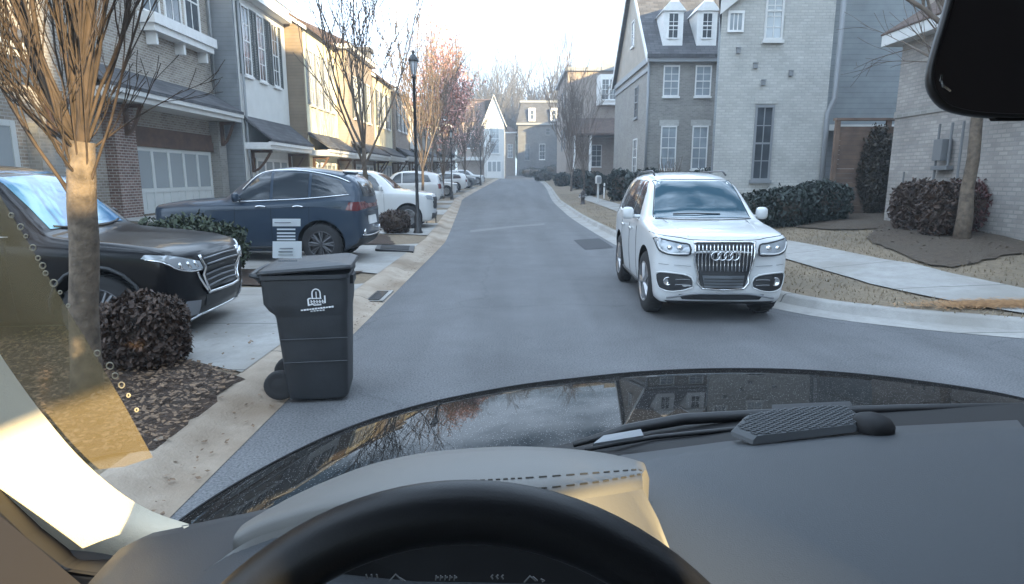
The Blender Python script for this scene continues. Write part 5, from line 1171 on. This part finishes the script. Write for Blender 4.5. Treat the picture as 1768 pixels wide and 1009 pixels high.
def lidring(e, dz, z0=.968, z1=1.012): 
    out = []
    for p in rrect(-.30+e, .318-e, -.312+e, .312-e, 0, .05): t = (p.x+.30)/.62; out.append(Vector((p.x, p.y, z0 + dz + .012*math.sin(t*3.1) + .03*t + .006*math.sin(p.y*23+p.x*9))))
    return out
stack(mb, [lidring(0,0), lidring(-.004,.012), lidring(.004,.030), lidring(.05,.046), lidring(.07,.040), lidring(.12,.052), lidring(.16,.056)])
ld = mb.build('lid', M['bin_plastic'], N_, True, True); ld.data.set_sharp_from_angle(angle=R(35))
mb = MB(); mb.tube([(-.28,-.27,.945),(-.345,-.26,.965),(-.35,0,.97),(-.345,.26,.965),(-.28,.27,.945)], .016, 8)
mb.tube([(-.28,-.18,.87),(-.34,-.2,.955)], .014, 6); mb.tube([(-.28,.18,.87),(-.34,.2,.955)], .014, 6); mb.build('handle', M['bin_plastic'], N_, True, True)
mb = MB(); mb.tube([(-.225,-.19,.11),(-.225,.19,.11)], .012, 8); ax = mb.build('axle', M['black_metal'], N_, True, True)
for s in (-1, 1):
    mb = MB(); mb.lathe([(0,-.032),(.02,-.03),(.055,-.024),(.07,-.022),(.10,-.03),(.112,-.02),(.112,.02),(.10,.03),(.07,.022),(.055,.024),(.02,.03),(0,.032)], (-.225, s*.175, .11), 'Y', 24); mb.build('wheel', M['rubber'], N_, True, True)
mb = MB(); mb.box(.275,.31,-.10,.10,.86,.93); mb.build('front_grip', M['bin_plastic'], N_, False, True, .008)
# the print on its side: an arch with a pillar, a box of letters, a slanting line of small letters and one below
mb = MB(); yb = -.2915; X = .055
def side_pt(x, z): 
    y = -tab([0,.655,.70,.76,.925],[.215,.262,.277,.282,.29], z) - .0035; return Vector((x, y, z))
def stroke(pts, w):
    for a, b in zip(pts, pts[1:]):
        d = Vector((b[0]-a[0], b[1]-a[1])); nn = Vector((-d.y, d.x)).normalized()*w/2; q = [side_pt(a[0]+nn.x,a[1]+nn.y), side_pt(b[0]+nn.x,b[1]+nn.y), side_pt(b[0]-nn.x,b[1]-nn.y), side_pt(a[0]-nn.x,a[1]-nn.y)]
        mb.prism(q, (0,-.002,0))
cx0, z0 = .075, .80
arch = [(cx0-.027, z0-.005)] + [(cx0+.027*math.cos(a), z0+.030+.032*math.sin(a)) for a in [math.pi*(1-i/8) for i in range(9)]] + [(cx0+.027, z0-.005)]
stroke(arch, .008); stroke([(cx0, z0-.004),(cx0, z0+.042)], .006); stroke([(cx0-.033,z0-.008),(cx0+.033,z0-.008)], .007)
stroke([(cx0-.056,z0-.010),(cx0-.036,z0-.006)], .009); stroke([(cx0-.056,z0-.012),(cx0-.054,z0-.062)], .010); stroke([(cx0+.056,z0+.012),(cx0+.056,z0-.045)], .009); stroke([(cx0-.05,z0-.056),(cx0-.02,z0-.05)], .008)
for i in range(5):
    x = cx0-.036+.019*i; stroke([(x,z0-.020),(x,z0-.044)], .006); stroke([(x,z0-.032),(x+.012,z0-.030)], .005); stroke([(x,z0-.044),(x+.011,z0-.044)], .004)
stroke([(cx0-.022,z0-.058),(cx0+.03,z0-.055)], .008)
for i in range(12):
    a, b = cx0-.108+.0185*i, cx0-.108+.0185*i+.015; f_ = lambda x: z0-.084+(x-cx0)*.10; stroke([(a,f_(a)),(b,f_(b))], .012 if i % 3 else .009)
for i in range(5): a = cx0-.045+.02*i; stroke([(a,z0-.104+.0016*i),(a+.014,z0-.103+.0016*i)], .008)
mb.build('printed_emblem', M['print_white'], N_, False, True)
# lamp posts
def lamp(x, y, z, h, label):
    t = thing('street_lamp', label, 'lamp post', (x,y,z), 0, 'black lamp posts along the left kerb')
    p = MB(); p.lathe([(.13,-.1),(.13,.05),(.10,.10),(.095,.45),(.075,.52),(.05,.60),(.042,1.2),(.036,h-.64),(.06,h-.62),(.06,h-.57),(.03,h-.54)], (x,y,z), 'Z', 14); p.build('pole', M['black_metal'], t, True)
    for k in range(1): pass
    l = MB(); l.lathe([(.05,h-.54),(.105,h-.22),(.10,h-.21)], (x,y,z), 'Z', 6); l.lathe([(.0,h-.54),(.05,h-.54)], (x,y,z), 'Z', 6); gl = l.build('lantern', M['lantern_glass'], t)
    b = MB()
    for k in range(6):
        a = 6.2832*k/6; b.tube([(x+.05*math.cos(a), y+.05*math.sin(a), z+h-.54),(x+.11*math.cos(a), y+.11*math.sin(a), z+h-.2)], .010, 4)
    b.build('lantern_frame', M['black_metal'], gl)
    c = MB(); c.lathe([(.135,h-.22),(.14,h-.19),(.085,h-.09),(.045,h-.05),(.03,h-.02),(.05,h+.01),(.02,h+.05),(0,h+.09)], (x,y,z), 'Z', 12); c.build('lantern_cap', M['black_metal'], t, True)
    return t
q = onland(722, 404, left_z); lamp(q.x, q.y, q.z, 4.62, 'tall black lamp post on the left verge, nearest of its row')
lamp(-3.95, 41, left_z(-3.95,41), 4.5, 'black lamp post further along the left kerb, by the pink tree')
lamp(-3.2, 64, left_z(-3.2,64), 4.5, 'farthest black lamp post on the left, before the white gabled house')
# hydrant-like striped post, mailbox, white marker posts on the right verge
q = onland(1006, 353, right_z)
t = thing('hydrant', 'short dark fire hydrant on the right verge', 'hydrant', q); x, y, z = q
m = MB(); m.lathe([(.15,-.05),(.15,.03),(.11,.05),(.10,.30),(.13,.32),(.13,.36),(.10,.38),(.10,.52),(.13,.54),(.12,.60),(.06,.68),(.03,.72),(0,.73)], q, 'Z', 16); m.build('barrel', M['hydrant'], t, True)
m = MB(); m.lathe([(.055,-.2),(.06,-.17),(.045,-.15),(.045,.15),(.06,.17),(.055,.2)], (x,y,z+.46), 'X', 10); m.build('outlet', M['grey_trim'], t, True)
m = MB(); m.lathe([(.0,-.185),(.06,-.18),(.05,-.10)], (x,y,z+.42), 'Y', 10); m.build('front_outlet', M['grey_trim'], t, True)
def mailbox(px, py, label):
    q = onland(px, py, right_z); x, y, z = q; t = thing('mailbox', label, 'mailbox', q)
    m = MB(); m.box(x-.05, x+.05, y-.05, y+.05, z-.1, z+1.0); m.build('post', M['offwhite'], t)
    m = MB(); pts = [(x-.13,y-.25,z+1.0),(x+.13,y-.25,z+1.0),(x+.13,y-.25,z+1.32)] + [(x+.13*math.cos(a),y-.25,z+1.32+.11*math.sin(a)) for a in [math.pi*i/8 for i in range(1,8)]] + [(x-.13,y-.25,z+1.32)]; m.prism(pts, (0,.5,0)); m.build('box', M['offwhite'], t)
    m = MB(); m.box(x-.10,x+.10,y-.262,y-.252,z+1.04,z+1.34); m.build('door', M['grey_trim'], t)
mailbox(1032, 350, 'pale mailbox on a post at the right verge, left of the white car')
GP = 'white marker posts on the right verge'
for px, py, hh, lb in ((1043,343,.9,'white marker post close to the pale mailbox'),(977,312,1.6,'white marker post far along the right kerb')):
    q = onland(px, py, right_z); t = thing('marker_post', lb, 'post', q, 0, GP); m = MB(); m.lathe([(.05,-.1),(.05,hh-.06),(.03,hh),(0,hh+.01)], q, 'Z', 10); m.build('post', M['white'], t, True); m = MB(); m.lathe([(.056,hh*.72),(.056,hh*.82)], q, 'Z', 10); m.build('band', M['grey_trim'], t)
# sign on a thin stake beside the white pickup, flat kerb drain, low grey tray on the driveway
q = onland(752, 386, left_z); x, y, z = q; t = thing('stake_sign', 'small pale sign on dark stakes at the kerb beyond the nearest lamp post', 'sign', q)
m = MB(); m.box(x-.30,x-.27,y-.01,y+.02,z-.1,z+.95); m.box(x+.0,x+.03,y-.01,y+.02,z-.1,z+.95); m.build('stake', M['black_metal'], t); m = MB(); m.box(x-.33,x+.06,y-.02,y-.012,z+.62,z+.80); m.build('board', M['offwhite'], t)
q = onland(640, 530, left_z); t = thing('storm_drain', 'dark storm drain grate set in the left gutter', 'drain', (-1.84, 8.1, .03))
m = MB(); m.box(-2.02,-1.66,7.75,8.5,-.02,.034); m.build('frame', M['concrete'], t); m = MB()
for i in range(9): m.box(-1.97,-1.71,7.80+.07*i,7.835+.07*i,.036,.048)
m.build('grate', M['black_metal'], t)
q = onland(678, 434, left_z); t = thing('rubber_mat', 'flat dark ramp lying at the end of the blue car driveway', 'mat', (q.x,q.y,q.z))
v = [onland(a, b, left_z) for a, b in ((648,436),(652,428),(716,430),(714,440))]; m = MB(); m.prism([p+Vector((0,0,.03)) for p in v], (0,0,.04)); m.build('slab', M['black_plastic'], t)
m = MB(); m.prism([p.lerp(sum(v, Vector())/4, .25)+Vector((0,0,.0715)) for p in v], (0,0,.008)); m.build('tread', M['rubber'], t)
q = onland(662, 404, left_z); t = thing('utility_marker', 'small white utility cap in front of the round brown shrub', 'marker', q); m = MB(); m.lathe([(.10,-.02),(.10,.05),(.05,.07),(.045,.15),(0,.16)], q, 'Z', 12); m.build('cap', M['white'], t, True)
m = MB(); m.lathe([(.105,.01),(.105,.03)], q, 'Z', 12); m.build('ring', M['grey_trim'], t)
# ------------------------------------------------------------------ the car we look out of
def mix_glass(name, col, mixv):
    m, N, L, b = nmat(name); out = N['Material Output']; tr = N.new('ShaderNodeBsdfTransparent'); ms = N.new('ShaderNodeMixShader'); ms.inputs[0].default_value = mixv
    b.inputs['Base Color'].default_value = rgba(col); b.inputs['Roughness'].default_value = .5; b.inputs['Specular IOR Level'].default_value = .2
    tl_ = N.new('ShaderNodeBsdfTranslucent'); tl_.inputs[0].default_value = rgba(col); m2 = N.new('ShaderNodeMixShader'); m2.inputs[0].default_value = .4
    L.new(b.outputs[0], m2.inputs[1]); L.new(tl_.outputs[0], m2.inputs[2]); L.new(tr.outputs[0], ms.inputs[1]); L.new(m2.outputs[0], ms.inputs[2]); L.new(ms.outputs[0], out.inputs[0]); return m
M['dash'] = plain('grey soft dashboard', (.036,.040,.045), .5, 0, 0, .5, .06, 3, .12, 700)
M['cowl'] = plain('grey leather cowl', (.15,.145,.135), .5, 0, 0, .5, .05, 5, .06, 700)
M['dash_dark'] = plain('dark trim plastic', (.010,.010,.011), .6, 0, 0, .25)
M['wheel_leather'] = plain('black leather', (.008,.008,.009), .40, 0, 0, .3, .1, 20, .05, 700)
M['pillar'] = plain('cream pillar cloth', (.58,.52,.40), .85, bump=.15, bscale=600)
M['brown_trim'] = plain('dark brown door trim', (.008,.005,.004), .6)
M['bonnet'] = car_paint('black flake car paint', (.016,.0155,.015), .45, .5, .0, .42)
M['bonnet'].node_tree.nodes['Principled BSDF'].inputs['Coat Roughness'].default_value = .018
M['bonnet'].node_tree.nodes['Principled BSDF'].inputs['Metallic'].default_value = 0
M['mirror_back'] = plain('dark mirror plastic', (.020,.019,.019), .45)
M['mirror_glass'] = plain('dimmed mirror glass', (.022,.018,.018), .30)
M['stitch'] = plain('grey stitching', (.10,.095,.085), .8)
M['dot'] = plain('pale dot rings', (.30,.27,.20), .7)
M['veil'] = mix_glass('tan pillar reflection', (.25,.195,.105), .60)  # painted reflection of the sunlit pillar in the windscreen
M['sticker'] = plain('sticker paper', (.72,.78,.82), .6); M['sticker_ink'] = plain('sticker ink', (.16,.19,.22), .7)
M['faint_print'] = plain('grey print', (.16,.16,.16), .7)
O = thing('own_car', 'black car we look out of, with grey dashboard, steering wheel, cream pillar and glossy bonnet', 'car', (0, 0, 0))
# dashboard top
far = [(205,960),(232,930),(270,912),(330,902),(420,884),(520,862),(700,832),(900,803),(1020,790),(1130,776),(1250,760),(1400,744),(1530,734),(1650,728),(1768,722),(2000,712)]
ZD = 1.30; mb = MB(); rows = []
for px, py in far:
    zc = ZD - .05*max(0, min(1, (480-px)/180)); p = G(px, py, zc-.004); col = [(p.x*1.01, p.y+.05, zc-.10), (p.x*1.005, p.y+.018, zc-.03), (p.x, p.y+.004, zc-.008)]
    for k in range(1, 10): t = k/9; y = lerp(p.y, .30, t); col.append((lerp(p.x, p.x*.9, t), y, zc + .012*math.sin(math.pi*min(1, t*1.1)) - .012*t))
    col += [(p.x*.9, .27, zc-.03), (p.x*.9, .255, zc-.10), (p.x*.9, .25, zc-.35)]; rows.append(col)
n = len(rows[0])
for r in rows: mb.v += r
for i in range(len(rows)-1):
    for j in range(n-1): mb.f.append((i*n+j, i*n+j+1, (i+1)*n+j+1, (i+1)*n+j)); mb.m.append(0)
dash = mb.build('dashboard', M['dash'], O, True)
# raised speaker grille and sunload sensor at its far edge
mb = MB(); sg = [(1262,752),(1285,728),(1330,719),(1420,711),(1462,711),(1500,735),(1478,746),(1400,756),(1300,768)]
lo = [G(x,y,ZD+.002) for x, y in sg]; c_ = sum(lo, Vector())/len(lo); hi = [G(x,y-3,ZD+.003) + Vector((0,0,.003)) for x, y in sg]; hi2 = [c_.lerp(p, .93)+Vector((0,0,.004)) for p in hi]
mb.add(lo+hi+hi2, [(i,(i+1)%9,9+(i+1)%9,9+i) for i in range(9)] + [(9+i,9+(i+1)%9,18+(i+1)%9,18+i) for i in range(9)] + [tuple(range(18,27))])
M['mesh'] = plain('speaker mesh', (.045,.05,.055), .55)
spk = mb.build('speaker_grille', M['mesh'], dash, False)
mb = MB(); xs = [p.x for p in hi2]; ys_ = [p.y for p in hi2]; zz = hi2[0].z+.0008; poly2 = [(p.x,p.y) for p in hi2]
for a in (-1, 1):
    for i in range(-40, 60):
        seg = []
        for k in range(61):
            t = k/60; x = lerp(min(xs), max(xs), t); y = min(ys_) + i*.008 + a*(x-min(xs))*.8
            if inside((x,y), poly2): seg.append((x, y, max(p.z for p in hi2)+.0012))
            elif len(seg) > 1: break
        if len(seg) > 1: mb.tube([seg[0], seg[-1]], .0008, 3)
mb.build('mesh_wires', M['dash'], spk)
mb = MB(); q = G(1506, 735, ZD+.005); mb.lathe([(.024,-.004),(.024,.003),(.019,.010),(.010,.014),(0,.015)], q, 'Z', 20); mb.build('light_sensor', M['dash_dark'], dash, True)
# instrument cowl
FA = [(440,905),(470,885),(515,855),(570,828),(640,802),(720,784),(800,775),(880,771),(950,773),(1020,779),(1085,791),(1122,806)]
NE = [(405,925),(440,905),(490,888),(550,872),(640,860),(720,855),(800,852),(880,848),(950,842),(1020,834),(1070,826),(1108,819)]
FA, NE = [[tuple(p) for p in smooth_poly(q, 3, False)] for q in (FA, NE)]; k = len(FA)
mb = MB(); rows = []
for i in range(k):
    e = abs(i/(k-1)-.5)*2; yf, yn = lerp(.585,.515,e**3), lerp(.475,.465,e**3); a = D(*FA[i], yf); b = D(*NE[i], yn)
    dz_ = .0 if i < k-1 else .012; a = a - Vector((0,0,dz_)); r = [a+Vector((0,.06,-.09)), a+Vector((0,.02,-.018))]
    for j in range(7): t = j/6; r.append(a.lerp(b, t)+Vector((0,0,.006*math.sin(math.pi*t))))
    r += [b+Vector((0,-.004,-.004)), b+Vector((0,-.006,-.010))]
    rows.append(r)
n = len(rows[0])
for r in rows: mb.v += r
for i in range(k-1):
    for j in range(n-1): mb.f.append((i*n+j, i*n+j+1, (i+1)*n+j+1, (i+1)*n+j)); mb.m.append(0)
e_ = rows[-1][2:]; mb.add(e_ + [Vector((p[0], p[1], 1.27)) for p in e_], [(i, i+1, len(e_)+i+1, len(e_)+i) for i in range(len(e_)-1)])
cowl = mb.build('instrument_cowl', M['cowl'], O, True)
# rear face of the cowl
mb = MB(); top = [r[-1] for r in rows]; LOW = [(300,1040),(420,1120),(600,1180),(880,1180),(1080,1120),(1140,1060),(1166,972)]
LOW = [tuple(p) for p in smooth_poly(LOW, 6, False)]
bot = []
for i in range(k):
    t = i/(k-1)*(len(LOW)-1); a = int(min(t, len(LOW)-2)); px = lerp(LOW[a][0], LOW[a+1][0], t-a); py = lerp(LOW[a][1], LOW[a+1][1], t-a); bot.append(D(px, py, .425 if i < k-1 else .43))
m_ = [top[i].lerp(bot[i], .45)+Vector((0,-.003,.004)) for i in range(k)]
mb.v = top + m_ + bot
for j in range(2):
    for i in range(k-1): mb.f.append((j*k+i, j*k+i+1, (j+1)*k+i+1, (j+1)*k+i)); mb.m.append(0)
mb.build('cowl_face', M['cowl'], cowl, True)
mb = MB()
for off in (-.005, -.018):
    for i in range(int(k*.5), k-1):
        a, b = rows[i][7 if off < -.01 else 8], rows[i+1][7 if off < -.01 else 8]; L_ = (b-a).length; ns = max(1, int(L_/.006))
        for s in range(ns): mb.tube([a.lerp(b, (s+.15)/ns)+Vector((0,0,.0004)), a.lerp(b, (s+.75)/ns)+Vector((0,0,.0004))], .0008, 4)
mb.build('stitching', M['stitch'], cowl)
# steering wheel
topc = D(806, 884, .375); dn = Vector((0,-.40,-.917)).normalized(); RW = .207; ctr = topc + dn*RW; ax1 = Vector((1,0,0)); 
mb = MB(); NS = 96; ns = 16; nrm = ax1.cross(dn)
def ringp(u, v):
    a = u*6.28318; rd = -dn*math.cos(a)+ax1*math.sin(a); b = v*6.28318; return ctr + rd*(RW+.0205*math.cos(b)) + nrm*(.018*math.sin(b))
mb.grid(ringp, NS, ns); sw_ = mb.build('steering_wheel', M['wheel_leather'], O, True)
mb = MB()
for sg_ in (-1, 1): mb.tube([ctr+ax1*sg_*.05+dn*.01, ctr+ax1*sg_*.12, ctr+ax1*sg_*(RW-.015)-dn*.02], [.03,.024,.018], 8)
mb.tube([ctr+dn*.04, ctr+dn*(RW-.02)], [.03,.02], 8); mb.build('spoke', M['dash_dark'], sw_, True)
mb = MB(); mb.grid(lambda u,v: ctr + (ax1*math.cos(u*6.283)+dn*math.sin(u*6.283))*.075*math.cos((v-.5)*3.1416) - nrm*(-1 if nrm.y<0 else 1)*.0 + nrm*(.03*math.sin((v-.5)*3.1416)), 24, 8); mb.build('airbag_cover', M['dash_dark'], sw_, True)
# instrument panel in the shade below the cowl, with faint markings
pn = [D(430,1000,.425),D(560,935,.425),(D(820,905,.425)),D(1080,935,.425),D(1170,1010,.425),D(1170,1200,.38),D(430,1200,.38)]
mb = MB(); mb.prism(pn, (0,.02,-.01)); ip = mb.build('instrument_panel', M['dash_dark'], O)
def mk(pts, w=.0012, Y=.40): mb = MB(); mb.tube([D(x,y,Y) for x,y in pts], w*.5, 4); mb.build('dial_mark', M['faint_print'], ip)
mk([(672,1004),(683,992),(696,1004)]); mk([(690,998),(700,1004)])
for x in (752,760,768,776,784): mk([(x,1002),(x+1,994)]); mk([(x,998),(x+5,997)])
for x in (848,857,866): mk([(x+3,993),(x,996),(x+3,1000)])
mk([(905,1006),(915,995),(925,1003)]); mk([(920,996),(928,1003)]); mk([(934,1000),(940,1003),(936,1005)])
for x in (632,641,650): mk([(x,992),(x+2,999)])
# windscreen pillar at the left
U_ = smooth_poly([(-220,300),(-140,405),(-60,520),(0,612),(60,697),(130,782),(200,845),(262,883),(326,905)], 4, False)
L_ = smooth_poly([(-560,600),(-420,720),(-260,850),(-130,940),(-10,990),(80,1010),(170,990),(255,945),(326,909)], 4, False); k = len(U_)
def pil(u, v):
    i = u*(k-1); a = int(min(i, k-2)); f = i-a; pu = U_[a].lerp(U_[a+1], f); pl = L_[a].lerp(L_[a+1], f); yy = lerp(.60, .61, u)
    w = math.sin(math.pi*min(1, v*.98+.01)); p = pu.lerp(pl, v); return D(p[0], p[1], yy - .05*v - .035*w*(1-u*.8))
mb = MB(); mb.grid(pil, k-1, 14); mb.build('windscreen_pillar', M['pillar'], O, True)
mb = MB(); v = [D(*q) for q in ((-200,700,.52),(40,930,.52),(110,985,.52),(215,1000,.50),(260,1100,.45),(-300,1200,.40))]; mb.prism(v, (-.02,.06,-.02)); mb.build('door_trim', M['brown_trim'], O, bevel=.006)
# the sunlit pillar's reflection painted as a tan film, with its row of dots
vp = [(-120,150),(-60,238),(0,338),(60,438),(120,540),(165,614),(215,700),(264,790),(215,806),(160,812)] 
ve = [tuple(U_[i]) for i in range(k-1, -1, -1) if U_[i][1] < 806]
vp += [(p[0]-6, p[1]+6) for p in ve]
vv, ff = tess(vp, 40); mb = MB(); mb.add([D(p.x, p.y, .640+.00002*p.x) for p in vv], ff); wed = mb.build('pillar_reflection', M['veil'], O)
for i, (x, y, r_) in enumerate([(20,372,4),(36,392,5),(45,408,3),(57,428,5),(66,446,4),(74,459,5),(79,472,4),(93,489,6),(104,505,3),(118,528,3),(168,610,5),(190,632,6),(199,649,5),(210,665,5),(222,683,3),(236,708,3)]):
    pts = [D(x+r_*math.cos(6.283*j/10), y+r_*math.sin(6.283*j/10), .634) for j in range(11)]; mb = MB(); mb.tube(pts, .0008, 4, 0, False); mb.build('screen_dot', M['dot'], wed)
# stickers on the windscreen
mb = MB()
def card(mb, x0, y0, x1, y1, Y=.63, th=.0006): mb.prism([D(x0,y0,Y),D(x1,y0,Y),D(x1,y1,Y),D(x0,y1,Y)], (0,-th,0))
card(mb, 471, 378, 519, 391)
for i, y in enumerate((395,401.5,407,412.5)): card(mb, 478.5, y, 510, y+2.6)
card(mb, 471, 417, 521, 446)
stk = mb.build('windscreen_sticker', M['sticker'], O)
for x0,y0,x1,y1 in ((474,384,502,385.2),(483,428.5,506,429.8),(481,434,505,436),(480,440,506,441)): mb = MB(); card(mb, x0,y0,x1,y1,.629,.0003); mb.build('printed_line', M['sticker_ink'], stk)
mb = MB()
for i in range(11): card(mb, 481+3.0*i, 449.5, 483+3.0*i, 452, .63, .0003)
mb.build('caption', M['sticker_ink'], stk)
# bonnet
OL = smooth_poly([(255,945),(300,908),(345,875),(400,840),(480,795),(560,756),(640,725),(720,701),(800,683),(900,665),(1000,653),(1100,643),(1200,638),(1300,637),(1400,640),(1500,648),(1600,660),(1700,675),(1768,689),(1900,722),(2100,790)], 3, False)
mb = MB(); rows = []
for q in OL:
    o = G(q[0], q[1], 1.05); inn = Vector((lerp(o.x, .35, .12), .66, 1.0)); dr = Vector((o.x-.35, (o.y-.75)*1.0, 0)).normalized(); r = [o+dr*.05+Vector((0,0,-.22)), o+dr*.042+Vector((0,0,-.09)), o+dr*.024+Vector((0,0,-.03)), o+dr*.008+Vector((0,0,-.006))]
    for j in range(15):
        t = j/14; p = o.lerp(inn, t); p.z = 1.05 + .042*(1-(1-t)**2.2); r.append(p)
    rows.append(r)
n = len(rows[0])
for r in rows: mb.v += r
for i in range(len(rows)-1):
    for j in range(n-1): mb.f.append((i*n+j, i*n+j+1, (i+1)*n+j+1, (i+1)*n+j)); mb.m.append(0)
bon = mb.build('bonnet', M['bonnet'], O, True)
mb = MB(); mb.tube([r[4]+Vector((0,0,.0005)) for r in rows], .0022, 5); mb.build('bonnet_gap', M['dash_dark'], bon)
# scuttle panel and wiper between bonnet and dashboard
mb = MB(); lowp = [(640,845),(800,815),(960,785),(1130,786),(1300,772),(1450,756),(1600,748),(1768,740),(2000,730)]; upp = [(640,835),(800,800),(960,770),(1060,754),(1180,728),(1300,719),(1450,714),(1600,707),(1768,697),(2000,690)]
up_ = [D(px, tab([p[0] for p in upp],[p[1] for p in upp],px), .86) for px, py in lowp]; lw_ = [D(px, py, .70) for px, py in lowp]; k2 = len(lowp)
mb.v = [p+Vector((0,.05,-.06)) for p in up_]+up_+lw_
for j in range(2):
    for i in range(k2-1): mb.f.append((j*k2+i, j*k2+i+1, (j+1)*k2+i+1, (j+1)*k2+i)); mb.m.append(0)
sc_ = mb.build('scuttle_panel', M['dash_dark'], O)
mb = MB(); mb.tube([D(990,768,.80), D(1080,742,.82), D(1180,724,.84), D(1370,713,.85), D(1560,706,.86), D(1780,702,.87)], [.004,.008,.009,.008,.007,.006], 6); mb.tube([D(1010,776,.76), D(1130,755,.78), D(1260,742,.79), D(1400,728,.80)], .0035, 5); wi = mb.build('wiper', M['black_plastic'], O, True)
mb = MB(); mb.prism([D(1024,771,.745), D(1042,757,.76), D(1106,746,.76), D(1111,757,.745)], (0,0,.004)); mb.build('wiper_hinge_cover', plain('pale grey trim',(.16,.17,.18),.3), wi)
mb = MB(); mb.prism([D(1335,703,.80), D(1470,697,.80), D(1470,706,.79), D(1335,712,.79)], (0,.004,.002)); mb.build('washer_cover', M['black_plastic'], sc_)
# rear view mirror
mp = [(1650,-70),(1637,-20),(1622,35),(1607,85),(1597,128),(1600,160),(1622,187),(1660,200),(1720,206),(1800,207),(1900,204),(1990,190),(2010,100),(2010,-70)]
mp = [tuple(q) for q in smooth_poly(mp, 3)]; cxm, cym = 1810, 70; k3 = len(mp)
def scl(s, Y): return [D(cxm+(x-cxm)*s, cym+(y-cym)*s, Y) for x, y in mp]
mb = MB(); rings = [scl(.90,.475), scl(.985,.468), scl(1.0,.455), scl(.99,.444), scl(.965,.439), scl(.93,.438), scl(.925,.4405)]
mb.v = [p for r in rings for p in r]
for i in range(len(rings)-1):
    for j in range(k3): mb.f.append((i*k3+j, i*k3+(j+1)%k3, (i+1)*k3+(j+1)%k3, (i+1)*k3+j)); mb.m.append(0)
mb.f.append(tuple(range(k3))); mb.m.append(0)
rm = mb.build('rear_view_mirror', M['mirror_back'], O, True)
mb = MB(); mb.add(scl(.922,.4400), [tuple(range(k3))]); mb.build('mirror_glass', M['mirror_glass'], rm)
mb = MB(); mb.tube([D(1626,128,.436), D(1624,140,.436), D(1629,150,.436), D(1640,158,.436)], .0012, 5); mb.build('chrome_edge', M['chrome'], rm)
mb = MB(); mb.prism([D(1704,200,.45), D(1764,200,.45), D(1760,210,.45), D(1708,210,.45)], (0,-.008,0)); mb.build('button_strip', M['dash_dark'], rm, bevel=.001)
mb = MB(); mb.tube([D(1810,40,.47), D(1790,-60,.50), D(1780,-150,.52)], .012, 8); mb.build('mirror_stalk', M['dash_dark'], rm, True)
# the cabin behind the camera: roof, right side with openings shaped to admit the sun, seats
mb = MB(); mb.box(-.75, 1.12, -2.6, .30, 1.90, 1.94); mb.build('roof', M['dash_dark'], O)
mb = MB(); mb.box(1.05,1.10,-2.6,.75,.35,1.27); mb.box(1.05,1.10,-.62,.22,1.27,1.9); mb.box(1.05,1.10,-1.25,-.97,1.27,1.9); mb.box(1.05,1.10,-.97,-.62,1.70,1.9); mb.box(1.05,1.10,-2.6,-1.75,1.27,1.9); mb.build('side_panel', M['dash_dark'], O)  # solid where a window would be, to keep sun off the dashboard
mb = MB(); mb.box(-.75,1.10,-2.64,-2.6,.35,1.94); mb.build('tailgate', M['dash_dark'], O)
mb = MB(); mb.box(-.78,-.74,-2.6,.2,.35,1.25); mb.build('driver_door', M['brown_trim'], O)
mb = MB(); mb.box(.45,.98,-.95,-.40,.45,.70); mb.box(.47,.96,-1.05,-.85,.70,1.24); mb.build('seat', M['brown_trim'], O, bevel=.05)
# ------------------------------------------------------------------ thin evening haze
hz = MB(); hz.box(-75, 75, -45, 200, -1.5, 26); hm, HN, HL, hb = nmat('haze'); HN.remove(hb)
pv = HN.new('ShaderNodeVolumePrincipled'); pv.inputs['Density'].default_value = .0026; pv.inputs['Color'].default_value = (.80, .86, .92, 1); pv.inputs['Anisotropy'].default_value = .2
HL.new(pv.outputs[0], HN['Material Output'].inputs['Volume']); tag(hz.build('haze', hm), 'thin pale haze in the street air', 'haze', kind='stuff')
